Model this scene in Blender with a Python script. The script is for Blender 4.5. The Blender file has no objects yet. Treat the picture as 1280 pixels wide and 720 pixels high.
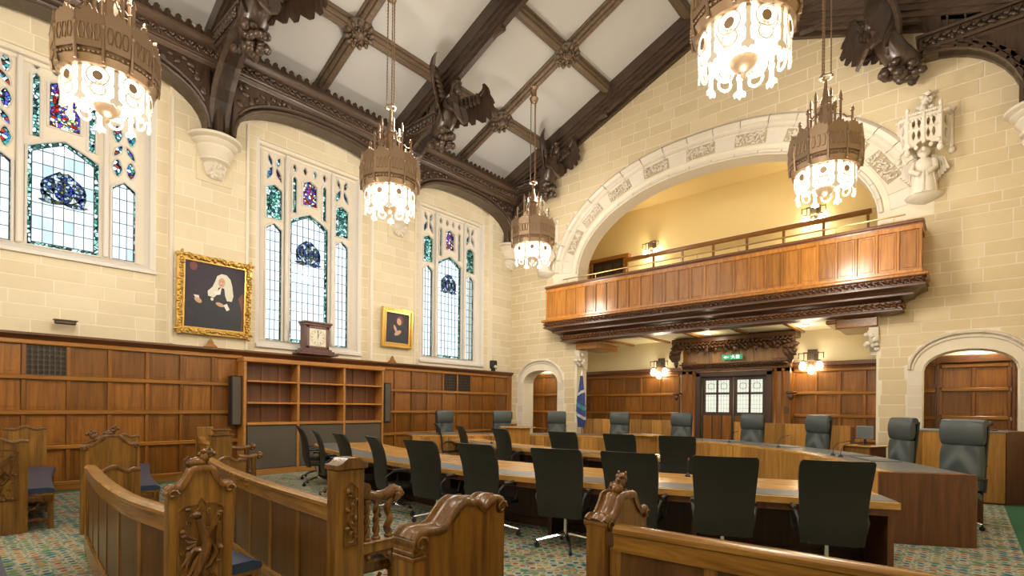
import bpy, math, random
from mathutils import Vector, Matrix
from mathutils.geometry import tessellate_polygon
random.seed(7)
S = bpy.context.scene
COL = S.collection
PI = math.pi
EYE = 1.6
YAW = math.radians(41.264); ROLL = math.radians(.5)
FPX = 646.0; SHY = 148.7
# ------------------------------------------------------------ camera
_f = Vector((math.cos(YAW), math.sin(YAW), 0)); _r = Vector((math.sin(YAW), -math.cos(YAW), 0)); _u = Vector((0, 0, 1))
CR = _r*math.cos(ROLL)+_u*math.sin(ROLL); CU = -_r*math.sin(ROLL)+_u*math.cos(ROLL)
cd = bpy.data.cameras.new('camera'); cam = bpy.data.objects.new('camera', cd); COL.objects.link(cam)
mw = Matrix((( CR.x, CU.x, -_f.x, 0), (CR.y, CU.y, -_f.y, 0), (CR.z, CU.z, -_f.z, EYE), (0, 0, 0, 1)))
cam.matrix_world = mw
cd.sensor_width = 36; cd.lens = 36*FPX/1280; cd.shift_y = SHY/1280; cd.clip_start = .05; cd.clip_end = 200
S.camera = cam
def proj(p):
    v = Vector(p)-Vector((0, 0, EYE)); d = v.dot(_f)
    if d < .1: return (-9999, -9999, d)
    return (640+FPX*v.dot(CR)/d, 360+SHY-FPX*v.dot(CU)/d, d)
# ------------------------------------------------------------ world and exposure
w = bpy.data.worlds.new('overcast_sky'); S.world = w; w.use_nodes = True
bg = w.node_tree.nodes['Background']; bg.inputs[0].default_value = (.86, .93, 1, 1); bg.inputs[1].default_value = 2.4
S.view_settings.view_transform = 'Standard'; S.view_settings.look = 'None'; S.view_settings.exposure = 0.2; S.view_settings.gamma = 1
S.view_settings.use_curve_mapping = False
LAMP_W = 150; UP_W = 120; SCONCE_W = 22; CORR_W = 22
def lamp(name, loc, power, color=(1, .86, .68), r=.15):
    l = bpy.data.lights.new(name, 'POINT'); l.energy = power; l.color = color; l.shadow_soft_size = r
    o = bpy.data.objects.new(name, l); o.location = loc; COL.objects.link(o); return o
# skylight entering by the windows, as light portals (they add no light of their own)
for i, cx in enumerate((1.72, 6.52, 11.32)):
    l = bpy.data.lights.new('window_portal', 'AREA'); l.shape = 'RECTANGLE'; l.size = 2.6; l.size_y = 4.8
    l.cycles.is_portal = True
    o = bpy.data.objects.new('window_portal', l); o.location = (cx, 12.95, 5.5); o.rotation_euler = (-PI/2, 0, 0); COL.objects.link(o)
# ------------------------------------------------------------ dimensions
YW, YR, XA = 12.38, -1.05, 14.02
YC = (YW+YR)/2
TR = (-5.57, -.70, 4.17, 9.04)            # full trusses; the last one lies against the end wall
WC = (1.72, 6.52, 11.32)                  # window centres
def zb(y):                                # underside of the ceiling ribs
    return 10.17+.4*(10.58-y) if y > YC else 10.17+.4*(10.58-(2*YC-y))
# ------------------------------------------------------------ mesh kit
class M:
    def __init__(s): s.v = []; s.f = []
    def add(s, vs, fs):
        n = len(s.v); s.v += [Vector(v) for v in vs]; s.f += [tuple(i+n for i in f) for f in fs]; return s
    def join(s, o, mat=None):
        n = len(s.v); s.v += [(mat @ v if mat else v.copy()) for v in o.v]; s.f += [tuple(i+n for i in f) for f in o.f]; return s
    def xf(s, mat): s.v = [mat @ v for v in s.v]; return s
    def box(s, x0, x1, y0, y1, z0, z1, c=0, mat=None):
        if x0 > x1: x0, x1 = x1, x0
        if y0 > y1: y0, y1 = y1, y0
        if z0 > z1: z0, z1 = z1, z0
        if c <= 0:
            vs = [(x, y, z) for z in (z0, z1) for y in (y0, y1) for x in (x0, x1)]
            fs = [(0, 2, 3, 1), (4, 5, 7, 6), (0, 1, 5, 4), (2, 6, 7, 3), (0, 4, 6, 2), (1, 3, 7, 5)]
        else:
            c = min(c, (x1-x0)*.45, (y1-y0)*.45, (z1-z0)*.45)
            vs = []; idx = {}
            X = (x0, x1); Y = (y0, y1); Z = (z0, z1)
            for i in (0, 1):
                for j in (0, 1):
                    for k in (0, 1):
                        sx = c if i == 0 else -c; sy = c if j == 0 else -c; sz = c if k == 0 else -c
                        idx[i, j, k, 0] = len(vs); vs.append((X[i], Y[j]+sy, Z[k]+sz))
                        idx[i, j, k, 1] = len(vs); vs.append((X[i]+sx, Y[j], Z[k]+sz))
                        idx[i, j, k, 2] = len(vs); vs.append((X[i]+sx, Y[j]+sy, Z[k]))
            fs = []
            for i in (0, 1):
                q = [idx[i, 0, 0, 0], idx[i, 1, 0, 0], idx[i, 1, 1, 0], idx[i, 0, 1, 0]]; fs.append(tuple(q if i else q[::-1]))
                q = [idx[0, i, 0, 1], idx[1, i, 0, 1], idx[1, i, 1, 1], idx[0, i, 1, 1]]; fs.append(tuple(q[::-1] if i else q))
                q = [idx[0, 0, i, 2], idx[1, 0, i, 2], idx[1, 1, i, 2], idx[0, 1, i, 2]]; fs.append(tuple(q if i else q[::-1]))
            for i in (0, 1):
                for j in (0, 1):
                    q = [idx[i, j, 0, 0], idx[i, j, 1, 0], idx[i, j, 1, 1], idx[i, j, 0, 1]]; fs.append(tuple(q if i == j else q[::-1])[::-1])
                    q = [idx[i, 0, j, 0], idx[i, 1, j, 0], idx[i, 1, j, 2], idx[i, 0, j, 2]]; fs.append(tuple(q if i == j else q[::-1]))
                    q = [idx[0, i, j, 1], idx[1, i, j, 1], idx[1, i, j, 2], idx[0, i, j, 2]]; fs.append(tuple(q if i == j else q[::-1])[::-1])
                    for k in (0, 1):
                        q = (idx[i, j, k, 0], idx[i, j, k, 1], idx[i, j, k, 2]); fs.append(q if (i+j+k) % 2 else q[::-1])
        if mat: vs = [mat @ Vector(v) for v in vs]
        return s.add(vs, fs)
    def plate(s, outer, holes, fr, d0, d1):
        loops = [outer]+list(holes)
        tris = tessellate_polygon([[Vector((p[0], p[1], 0)) for p in l] for l in loops])
        flat = [p for l in loops for p in l]; n = len(flat)
        vs = [fr @ Vector((p[0], p[1], d0)) for p in flat]+[fr @ Vector((p[0], p[1], d1)) for p in flat]
        fs = []
        for t in tris:
            a, b, c = [flat[i] for i in t]
            cr = (b[0]-a[0])*(c[1]-a[1])-(b[1]-a[1])*(c[0]-a[0])
            if abs(cr) < 1e-12: continue
            t = tuple(t) if cr > 0 else tuple(t)[::-1]
            fs.append(tuple(i+n for i in t)); fs.append(t[::-1])
        o = 0
        for k, l in enumerate(loops):
            m = len(l); ar = sum(l[i][0]*l[(i+1) % m][1]-l[(i+1) % m][0]*l[i][1] for i in range(m))
            ccw = (ar > 0) == (k == 0)
            for i in range(m):
                a, b = o+i, o+(i+1) % m
                q = (a, b, b+n, a+n); fs.append(q if ccw else q[::-1])
            o += m
        return s.add(vs, fs)
    def prism(s, poly, fr, d0, d1): return s.plate(poly, [], fr, d0, d1)
    def loft(s, rings, closed=True, caps=True):
        n = len(rings[0]); vs = [v for r in rings for v in r]; fs = []
        for i in range(len(rings)-1):
            for j in range(n if closed else n-1):
                a = i*n+j; b = i*n+(j+1) % n
                fs.append((a, b, b+n, a+n))
        if caps and closed:
            fs.append(tuple(range(n))[::-1]); fs.append(tuple(range((len(rings)-1)*n, len(rings)*n)))
        return s.add(vs, fs)
    def tube(s, pts, r, n=8, closed=False, sc=(1, 1)):
        pts = [Vector(p) for p in pts]; m = len(pts)
        rr = r if isinstance(r, (list, tuple)) else [r]*m
        rings = []; up = Vector((0, 0, 1)); prev = None
        for i, p in enumerate(pts):
            if closed: t = pts[(i+1) % m]-pts[i-1]
            else: t = pts[min(i+1, m-1)]-pts[max(i-1, 0)]
            if t.length < 1e-9: t = Vector((0, 0, 1))
            t.normalize()
            if prev is None:
                a = up.cross(t)
                if a.length < .05: a = Vector((1, 0, 0)).cross(t)
                a.normalize()
            else:
                a = prev-t*prev.dot(t)
                if a.length < 1e-4: a = Vector((1, 0, 0)).cross(t)
                a.normalize()
            prev = a; b = t.cross(a)
            rings.append([p+(a*math.cos(2*PI*k/n)*sc[0]+b*math.sin(2*PI*k/n)*sc[1])*rr[i] for k in range(n)])
        if closed: rings.append(rings[0])
        return s.loft(rings, True, not closed)
    def lathe(s, prof, c=(0, 0, 0), n=16, a0=0, a1=2*PI, fr=None):
        full = abs(a1-a0-2*PI) < 1e-6; c = Vector(c); rings = []
        for r, z in prof:
            ring = []
            for k in range(n if full else n+1):
                a = a0+(a1-a0)*k/n; ring.append(Vector((r*math.cos(a), r*math.sin(a), z)))
            rings.append(ring)
        vs = [[(fr @ v if fr else v)+c for v in r] for r in rings]
        return s.loft(vs, full, full)
    def ball(s, c, r, nu=8, nv=6, mat=None):
        if not isinstance(r, (tuple, list)): r = (r, r, r)
        c = Vector(c); rings = []
        for i in range(nv+1):
            t = PI*i/nv; t = min(max(t, .12), PI-.12)
            rings.append([c+(mat @ Vector((r[0]*math.sin(t)*math.cos(2*PI*k/nu), r[1]*math.sin(t)*math.sin(2*PI*k/nu), -r[2]*math.cos(t))) if mat else
                          Vector((r[0]*math.sin(t)*math.cos(2*PI*k/nu), r[1]*math.sin(t)*math.sin(2*PI*k/nu), -r[2]*math.cos(t)))) for k in range(nu)])
        return s.loft(rings)
    def hsweep(s, path, prof, closed=True, zf=None):
        """profile (n,z) swept along a horizontal polyline; n is measured to its right"""
        P = [Vector((p[0], p[1])) for p in path]; rings = []
        for i, p in enumerate(P):
            t0 = (P[i]-P[i-1]).normalized() if i > 0 else None
            t1 = (P[i+1]-P[i]).normalized() if i < len(P)-1 else None
            a = t0 if t0 is not None else t1; b = t1 if t1 is not None else t0
            na = Vector((a.y, -a.x)); nb = Vector((b.y, -b.x)); nn = (na+nb).normalized(); k = 1/max(.3, nn.dot(na))
            rings.append([Vector((p.x+nn.x*k*n, p.y+nn.y*k*n, z)) for n, z in prof])
        return s.loft(rings, closed, closed)
def rect(n0, n1, z0, z1): return [(n0, z0), (n1, z0), (n1, z1), (n0, z1)]
def frame(o, u, v):
    u = Vector(u).normalized(); v = Vector(v).normalized(); w_ = u.cross(v)
    return Matrix(((u.x, v.x, w_.x, o[0]), (u.y, v.y, w_.y, o[1]), (u.z, v.z, w_.z, o[2]), (0, 0, 0, 1)))
def T(x, y, z): return Matrix.Translation((x, y, z))
def RZ(a): return Matrix.Rotation(a, 4, 'Z')
def RX(a): return Matrix.Rotation(a, 4, 'X')
def RY(a): return Matrix.Rotation(a, 4, 'Y')
ROOT = {}
def rootof(o):
    while o.parent: o = o.parent
    return o
def ob(name, m, mat, parent=None, smooth=False, world=True, loc=None, kind=None, label=None):
    me = bpy.data.meshes.new(name)
    off = Vector((0, 0, 0))
    if parent is not None and world: off = Vector(rootof(parent).location)
    if loc is not None: off = Vector(loc)
    me.from_pydata([tuple(v-off) for v in m.v], [], m.f); me.validate(); me.materials.append(mat)
    if smooth:
        me.polygons.foreach_set('use_smooth', [True]*len(me.polygons))
        try: me.set_sharp_from_angle(angle=math.radians(smooth if smooth > 1 else 40))
        except Exception: pass
    o = bpy.data.objects.new(name, me); COL.objects.link(o)
    if parent is not None: o.parent = parent
    elif loc is not None: o.location = loc
    if kind: o['kind'] = kind
    if label: o['label'] = label
    return o
def inst(name, me, mat4, parent, label=None):
    """another part that shares mesh data"""
    o = bpy.data.objects.new(name, me); COL.objects.link(o); o.parent = parent
    o.matrix_local = mat4
    if label: o['label'] = label
    return o
def thing(name, label, cat, loc=(0, 0, 0), rz=0, group=None):
    o = bpy.data.objects.new(name, None); COL.objects.link(o); o.location = loc; o.rotation_euler = (0, 0, rz); o.empty_display_size = .1
    o['label'] = label; o['category'] = cat
    if group: o['group'] = group
    return o
def tag(o, label, cat, group=None):
    o['label'] = label; o['category'] = cat
    if group: o['group'] = group
    return o
def struct(name, label, cat, loc=(0, 0, 0)):
    o = thing(name, label, cat, loc); o['kind'] = 'structure'; return o
def dup(root, loc, rz, label, group=None):
    r = root.copy(); COL.objects.link(r); r.location = loc; r.rotation_euler = (0, 0, rz); r['label'] = label
    if group: r['group'] = group
    for ch in list(root.children):
        c = ch.copy(); COL.objects.link(c); c.parent = r
        for g in ch.children:
            d = g.copy(); COL.objects.link(d); d.parent = c
    return r
def spline(P, n=8):
    P = [Vector(p) for p in P]; Q = [2*P[0]-P[1]]+P+[2*P[-1]-P[-2]]; o = []
    for i in range(len(P)-1):
        a, b, c, d = Q[i:i+4]
        for k in range(n):
            t = k/n; o.append(.5*((2*b)+(-a+c)*t+(2*a-5*b+4*c-d)*t*t+(-a+3*b-3*c+d)*t**3))
    o.append(P[-1]); return o
def offset(path, n):
    P = [Vector((p[0], p[1])) for p in path]; o = []
    for i in range(len(P)):
        t = (P[min(i+1, len(P)-1)]-P[max(i-1, 0)]).normalized(); o.append(Vector((P[i].x+t.y*n, P[i].y-t.x*n)))
    return o
def resample(path, step):
    P = [Vector(p) for p in path]; L = [0]
    for i in range(1, len(P)): L.append(L[-1]+(P[i]-P[i-1]).length)
    n = max(1, round(L[-1]/step)); o = []; j = 0
    for k in range(n+1):
        s_ = L[-1]*k/n
        while j < len(P)-2 and L[j+1] < s_: j += 1
        t = (s_-L[j])/max(1e-9, L[j+1]-L[j]); o.append(P[j].lerp(P[j+1], min(1, t)))
    return o
# ------------------------------------------------------------ materials
def mat(name):
    m = bpy.data.materials.new(name); m.use_nodes = True; nt = m.node_tree; b = nt.nodes['Principled BSDF']; return m, nt, b
def nd(nt, t, **k):
    n = nt.nodes.new(t)
    for a, v in k.items():
        if a.startswith('i_'): n.inputs[int(a[2:])].default_value = v
        else: setattr(n, a, v)
    return n
def plain(name, c, rough=.5, metal=0, emit=None, es=0, spec=None, coat=0):
    m, nt, b = mat(name); b.inputs['Base Color'].default_value = (*c, 1); b.inputs['Roughness'].default_value = rough; b.inputs['Metallic'].default_value = metal
    if emit: b.inputs['Emission Color'].default_value = (*emit, 1); b.inputs['Emission Strength'].default_value = es
    if spec is not None: b.inputs['Specular IOR Level'].default_value = spec
    if coat: b.inputs['Coat Weight'].default_value = coat
    return m
def ramp(nt, cols, pos=None):
    r = nt.nodes.new('ShaderNodeValToRGB'); e = r.color_ramp.elements
    n = len(cols); pos = pos or [i/(n-1) for i in range(n)]
    e[0].position = pos[0]; e[0].color = (*cols[0], 1); e[1].position = pos[-1]; e[1].color = (*cols[-1], 1)
    for i in range(1, n-1):
        x = e.new(pos[i]); x.color = (*cols[i], 1)
    return r
def wood(name, ca, cb, axis='Z', rough=.35, var=.25, scale=1, bump=.15, coat=.2, stripes=0, grain=1):
    m, nt, b = mat(name); L = nt.links
    tc = nd(nt, 'ShaderNodeTexCoord'); oi = nd(nt, 'ShaderNodeObjectInfo')
    ad = nd(nt, 'ShaderNodeVectorMath', operation='ADD'); ml = nd(nt, 'ShaderNodeMath', operation='MULTIPLY', i_1=37.0)
    L.new(oi.outputs['Random'], ml.inputs[0]); L.new(tc.outputs['Object'], ad.inputs[0]); L.new(ml.outputs[0], ad.inputs[1])
    mp = nd(nt, 'ShaderNodeMapping'); s = [14*scale]*3; s['XYZ'.index(axis)] = .9*scale; mp.inputs['Scale'].default_value = s
    L.new(ad.outputs[0], mp.inputs[0])
    no = nd(nt, 'ShaderNodeTexNoise'); no.inputs['Scale'].default_value = 1.2; no.inputs['Detail'].default_value = 6; no.inputs['Roughness'].default_value = .65; no.inputs['Distortion'].default_value = .6
    L.new(mp.outputs[0], no.inputs['Vector'])
    cr = ramp(nt, [ca, tuple((a+c)/2 for a, c in zip(ca, cb)), cb], [.3, .5, .72]); L.new(no.outputs['Fac'], cr.inputs[0])
    hs = nd(nt, 'ShaderNodeHueSaturation')
    mr = nd(nt, 'ShaderNodeMapRange'); mr.inputs[3].default_value = 1-var; mr.inputs[4].default_value = 1+var
    L.new(oi.outputs['Random'], mr.inputs[0]); L.new(mr.outputs[0], hs.inputs['Value']); L.new(cr.outputs[0], hs.inputs['Color'])
    L.new(hs.outputs[0], b.inputs['Base Color'])
    b.inputs['Roughness'].default_value = rough; b.inputs['Coat Weight'].default_value = coat; b.inputs['Coat Roughness'].default_value = .25
    bp = nd(nt, 'ShaderNodeBump'); bp.inputs['Strength'].default_value = bump; bp.inputs['Distance'].default_value = .01
    L.new(no.outputs['Fac'], bp.inputs['Height']); L.new(bp.outputs[0], b.inputs['Normal'])
    return m
def stone(name, ca, cb, var=.1, bump=.2, sc=6):
    m, nt, b = mat(name); L = nt.links
    tc = nd(nt, 'ShaderNodeTexCoord'); oi = nd(nt, 'ShaderNodeObjectInfo')
    no = nd(nt, 'ShaderNodeTexNoise'); no.inputs['Scale'].default_value = sc; no.inputs['Detail'].default_value = 5
    L.new(tc.outputs['Object'], no.inputs['Vector'])
    geo = nd(nt, 'ShaderNodeNewGeometry')
    a = nd(nt, 'ShaderNodeMath', operation='ADD'); L.new(oi.outputs['Random'], a.inputs[0]); L.new(geo.outputs['Random Per Island'], a.inputs[1])
    fr = nd(nt, 'ShaderNodeMath', operation='FRACT'); L.new(a.outputs[0], fr.inputs[0])
    mx = nd(nt, 'ShaderNodeMath', operation='MULTIPLY_ADD'); mx.inputs[1].default_value = .55; L.new(fr.outputs[0], mx.inputs[0])
    m2 = nd(nt, 'ShaderNodeMath', operation='MULTIPLY'); m2.inputs[1].default_value = .45; L.new(no.outputs['Fac'], m2.inputs[0]); L.new(m2.outputs[0], mx.inputs[2])
    cr = ramp(nt, [ca, cb], [.1, .9]); L.new(mx.outputs[0], cr.inputs[0]); L.new(cr.outputs[0], b.inputs['Base Color'])
    b.inputs['Roughness'].default_value = .85; b.inputs['Specular IOR Level'].default_value = .2
    n2 = nd(nt, 'ShaderNodeTexNoise'); n2.inputs['Scale'].default_value = 60; L.new(tc.outputs['Object'], n2.inputs['Vector'])
    bp = nd(nt, 'ShaderNodeBump'); bp.inputs['Strength'].default_value = bump; bp.inputs['Distance'].default_value = .004
    L.new(n2.outputs['Fac'], bp.inputs['Height']); L.new(bp.outputs[0], b.inputs['Normal'])
    return m
def leather(name, c, rough=.42, sc=180):
    m, nt, b = mat(name); L = nt.links
    tc = nd(nt, 'ShaderNodeTexCoord'); v = nd(nt, 'ShaderNodeTexVoronoi'); v.inputs['Scale'].default_value = sc; L.new(tc.outputs['Object'], v.inputs['Vector'])
    bp = nd(nt, 'ShaderNodeBump'); bp.inputs['Strength'].default_value = .25; bp.inputs['Distance'].default_value = .002
    L.new(v.outputs['Distance'], bp.inputs['Height']); L.new(bp.outputs[0], b.inputs['Normal'])
    b.inputs['Base Color'].default_value = (*c, 1); b.inputs['Roughness'].default_value = rough
    return m
def tglass(name, c, mix=.12, rough=.1):
    """thin coloured glass lit from behind by the sky"""
    m, nt, b = mat(name); L = nt.links; out = nt.nodes['Material Output']
    tr = nd(nt, 'ShaderNodeBsdfTransparent'); tr.inputs[0].default_value = (*c, 1)
    gl = nd(nt, 'ShaderNodeBsdfGlossy'); gl.inputs['Roughness'].default_value = rough
    mx = nd(nt, 'ShaderNodeMixShader'); mx.inputs[0].default_value = mix*.3
    L.new(tr.outputs[0], mx.inputs[1]); L.new(gl.outputs[0], mx.inputs[2]); L.new(mx.outputs[0], out.inputs[0]); nt.nodes.remove(b)
    return m
def stained(name, cols, sc, extra=.9):
    m, nt, b = mat(name); L = nt.links; out = nt.nodes['Material Output']
    tc = nd(nt, 'ShaderNodeTexCoord'); v = nd(nt, 'ShaderNodeTexVoronoi'); v.inputs['Scale'].default_value = sc; L.new(tc.outputs['Object'], v.inputs['Vector'])
    sp = nd(nt, 'ShaderNodeSeparateColor'); L.new(v.outputs['Color'], sp.inputs[0])
    cr = ramp(nt, cols); cr.color_ramp.interpolation = 'CONSTANT'; L.new(sp.outputs[0], cr.inputs[0])
    v2 = nd(nt, 'ShaderNodeTexVoronoi'); v2.feature = 'DISTANCE_TO_EDGE'; v2.inputs['Scale'].default_value = sc; L.new(tc.outputs['Object'], v2.inputs['Vector'])
    gt = nd(nt, 'ShaderNodeMath', operation='GREATER_THAN'); gt.inputs[1].default_value = .06; L.new(v2.outputs['Distance'], gt.inputs[0])
    mc = nd(nt, 'ShaderNodeMix'); mc.data_type = 'RGBA'; L.new(gt.outputs[0], mc.inputs[0]); mc.inputs[6].default_value = (.03, .03, .03, 1); L.new(cr.outputs[0], mc.inputs[7])
    tr = nd(nt, 'ShaderNodeBsdfTransparent'); L.new(mc.outputs[2], tr.inputs[0]); L.new(tr.outputs[0], out.inputs[0]); nt.nodes.remove(b)
    return m
ST_L = stone('limestone_pale', (.62, .54, .375), (.72, .65, .48))
ST_A = stone('limestone_warm', (.61, .505, .31), (.70, .595, .40))
ST_T = stone('limestone_dressed', (.66, .60, .49), (.76, .71, .61), bump=.1)
MORT = plain('lime_mortar', (.80, .735, .59), .95)
PLA = plain('ceiling_plaster', (.60, .59, .57), .9)
CREAM = plain('cream_paint', (.85, .76, .52), .8)
YEL = plain('yellow_paint', (.86, .70, .34), .8)
TIM = wood('dark_roof_oak', (.026, .015, .010), (.085, .050, .031), 'Z', .33, .2)
TIMX = wood('dark_roof_oak_x', (.032, .019, .012), (.105, .063, .039), 'X', .4, .2)
TIMY = wood('dark_roof_oak_y', (.032, .019, .012), (.105, .063, .039), 'Y', .4, .2)
TRIB = wood('ceiling_rib_oak', (.10, .068, .042), (.22, .15, .095), 'X', .45, .15)
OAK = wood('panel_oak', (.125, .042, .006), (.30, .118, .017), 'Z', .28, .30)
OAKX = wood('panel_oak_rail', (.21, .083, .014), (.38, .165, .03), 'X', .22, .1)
OAKY = wood('panel_oak_rail_y', (.21, .083, .014), (.38, .165, .03), 'Y', .22, .1)
CAPW = wood('dado_cap_oak', (.09, .032, .012), (.17, .065, .022), 'X', .3, .1)
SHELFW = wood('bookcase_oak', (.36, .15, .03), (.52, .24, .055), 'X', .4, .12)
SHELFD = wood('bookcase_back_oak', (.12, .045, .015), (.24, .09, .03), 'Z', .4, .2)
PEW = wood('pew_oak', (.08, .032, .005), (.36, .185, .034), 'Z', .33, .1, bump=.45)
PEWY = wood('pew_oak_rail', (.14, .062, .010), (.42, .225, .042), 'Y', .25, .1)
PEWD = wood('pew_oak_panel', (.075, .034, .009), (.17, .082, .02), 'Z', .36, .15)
PEWC = wood('pew_carved_oak', (.065, .027, .006), (.23, .105, .022), 'Z', .27, .1, bump=.4)
BEN = wood('bench_oak', (.27, .12, .022), (.52, .27, .062), 'Z', .35, .3)
BEND = wood('bench_walnut', (.085, .03, .012), (.20, .078, .028), 'Z', .4, .1)
TABW = wood('table_oak', (.46, .24, .055), (.66, .38, .11), 'Y', .25, .1, coat=.4)
DARKW = wood('dark_oak', (.03, .014, .009), (.07, .032, .018), 'Z', .5, .1)  # very dark oak for door leaves, casings and table underparts
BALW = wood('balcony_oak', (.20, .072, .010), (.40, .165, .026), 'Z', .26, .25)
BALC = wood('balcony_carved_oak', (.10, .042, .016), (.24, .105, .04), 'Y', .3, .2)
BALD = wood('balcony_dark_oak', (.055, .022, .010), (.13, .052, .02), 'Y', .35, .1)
BLK = leather('black_leather', (.013, .014, .012), .46)
GRN = leather('grey_green_leather', (.062, .078, .080), .42)
SEATL = leather('dark_leather_window_sheen', (.025, .055, .12), .3, 120)  # dark leather; its blue is the windows' reflection put into the base colour
INLAY = leather('desk_leather', (.13, .14, .14), .35)
CHROME = plain('polished_aluminium', (.75, .76, .77), .18, 1)
PLAS = plain('black_plastic', (.015, .015, .016), .45)
CLOTH = plain('grey_speaker_cloth', (.095, .08, .06), .9)
GOLD = plain('gilt', (.62, .41, .12), .36, .8)
BRONZE = plain('chandelier_bronze', (.36, .255, .165), .42, .7)
BRASS = plain('brass', (.60, .42, .18), .3, 1)
GLOW = plain('lit_glass', (.9, .88, .82), .4, 0, (1, .93, .82), 11)
GLOWS = plain('lit_sconce_glass', (.9, .88, .82), .4, 0, (1, .90, .72), 16)
SPOT = plain('lit_downlight', (.9, .9, .9), .4, 0, (1, .95, .85), 12)
WHITE_METAL = plain('pale_metal_lit_fretwork', (.86, .80, .70), .4, .2)  # pale metal; on chandelier fretwork the lamp glare is put into the colour
LEAD = plain('lead_came', (.09, .10, .11), .6, .3)
WGREY = plain('window_stone', (.66, .63, .58), .8)
PANE = tglass('clear_quarry', (.72, .77, .79))
PANEB = tglass('bluish_quarry', (.58, .65, .68))
BORD = stained('green_border_glass', [(.65, .75, .75), (.24, .44, .37), (.6, .72, .7), (.16, .28, .26), (.42, .62, .54), (.7, .8, .8)], 15)
FIGG = stained('figure_glass', [(.45, .12, .10), (.20, .20, .55), (.8, .75, .5), (.18, .40, .48), (.40, .22, .55), (.85, .85, .8), (.58, .16, .12), (.55, .55, .75)], 20)
CRESTG = stained('crest_glass', [(.24, .26, .42), (.75, .8, .85), (.48, .46, .26), (.26, .28, .58), (.6, .65, .7), (.34, .40, .42), (.7, .75, .8)], 22)
TRACG = stained('tracery_glass', [(.18, .42, .52), (.8, .9, .9), (.22, .48, .40), (.28, .26, .55), (.5, .2, .15), (.7, .85, .9), (.45, .6, .7)], 16)
GREEN = plain('green_border_carpet', (.03, .13, .06), .95)
def carpet():
    m, nt, b = mat('patterned_carpet'); L = nt.links
    tc = nd(nt, 'ShaderNodeTexCoord')
    v = nd(nt, 'ShaderNodeTexVoronoi'); v.inputs['Scale'].default_value = 9; v.inputs['Randomness'].default_value = .10; v.voronoi_dimensions = '2D'; L.new(tc.outputs['Object'], v.inputs['Vector'])
    sp = nd(nt, 'ShaderNodeSeparateColor'); L.new(v.outputs['Color'], sp.inputs[0])
    cold = ramp(nt, [(.02, .09, .16), (.05, .19, .07), (.03, .12, .20), (.16, .24, .05), (.04, .16, .17)]); cold.color_ramp.interpolation = 'CONSTANT'; L.new(sp.outputs[0], cold.inputs[0])
    warm = ramp(nt, [(.34, .10, .04), (.30, .18, .07), (.42, .22, .05), (.26, .07, .05), (.06, .16, .10)]); warm.color_ramp.interpolation = 'CONSTANT'; L.new(sp.outputs[0], warm.inputs[0])
    px = nd(nt, 'ShaderNodeSeparateXYZ'); L.new(v.outputs['Position'], px.inputs[0])
    w1 = nd(nt, 'ShaderNodeMath', operation='MULTIPLY_ADD'); w1.inputs[1].default_value = .28; L.new(px.outputs[1], w1.inputs[0]); L.new(px.outputs[0], w1.inputs[2])
    w2 = nd(nt, 'ShaderNodeMath', operation='MULTIPLY'); w2.inputs[1].default_value = 14.2; L.new(w1.outputs[0], w2.inputs[0])
    w3 = nd(nt, 'ShaderNodeMath', operation='SINE'); L.new(w2.outputs[0], w3.inputs[0])
    w4 = nd(nt, 'ShaderNodeMath', operation='GREATER_THAN'); w4.inputs[1].default_value = .1; L.new(w3.outputs[0], w4.inputs[0])
    mot = nd(nt, 'ShaderNodeMix'); mot.data_type = 'RGBA'; L.new(w4.outputs[0], mot.inputs[0]); L.new(cold.outputs[0], mot.inputs[6]); L.new(warm.outputs[0], mot.inputs[7])
    d1 = nd(nt, 'ShaderNodeMath', operation='LESS_THAN'); d1.inputs[1].default_value = .27; L.new(v.outputs['Distance'], d1.inputs[0])
    d2 = nd(nt, 'ShaderNodeMath', operation='LESS_THAN'); d2.inputs[1].default_value = .42; L.new(v.outputs['Distance'], d2.inputs[0])
    v3 = nd(nt, 'ShaderNodeTexVoronoi'); v3.inputs['Scale'].default_value = 36; v3.voronoi_dimensions = '2D'; L.new(tc.outputs['Object'], v3.inputs['Vector'])
    s3 = nd(nt, 'ShaderNodeSeparateColor'); L.new(v3.outputs['Color'], s3.inputs[0])
    base = ramp(nt, [(.30, .29, .20), (.36, .34, .25), (.10, .20, .14), (.38, .36, .28), (.22, .23, .19), (.30, .17, .10)]); base.color_ramp.interpolation = 'CONSTANT'; L.new(s3.outputs[0], base.inputs[0])
    ringc = ramp(nt, [(.42, .40, .30), (.12, .22, .19), (.36, .36, .28), (.20, .27, .12)]); ringc.color_ramp.interpolation = 'CONSTANT'; L.new(sp.outputs[1], ringc.inputs[0])
    m1 = nd(nt, 'ShaderNodeMix'); m1.data_type = 'RGBA'; L.new(d2.outputs[0], m1.inputs[0]); L.new(base.outputs[0], m1.inputs[6]); L.new(ringc.outputs[0], m1.inputs[7])
    m2 = nd(nt, 'ShaderNodeMix'); m2.data_type = 'RGBA'; L.new(d1.outputs[0], m2.inputs[0]); L.new(m1.outputs[2], m2.inputs[6]); L.new(mot.outputs[2], m2.inputs[7])
    L.new(m2.outputs[2], b.inputs['Base Color']); b.inputs['Roughness'].default_value = .95; b.inputs['Specular IOR Level'].default_value = .1
    return m
CARPET = carpet()
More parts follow.
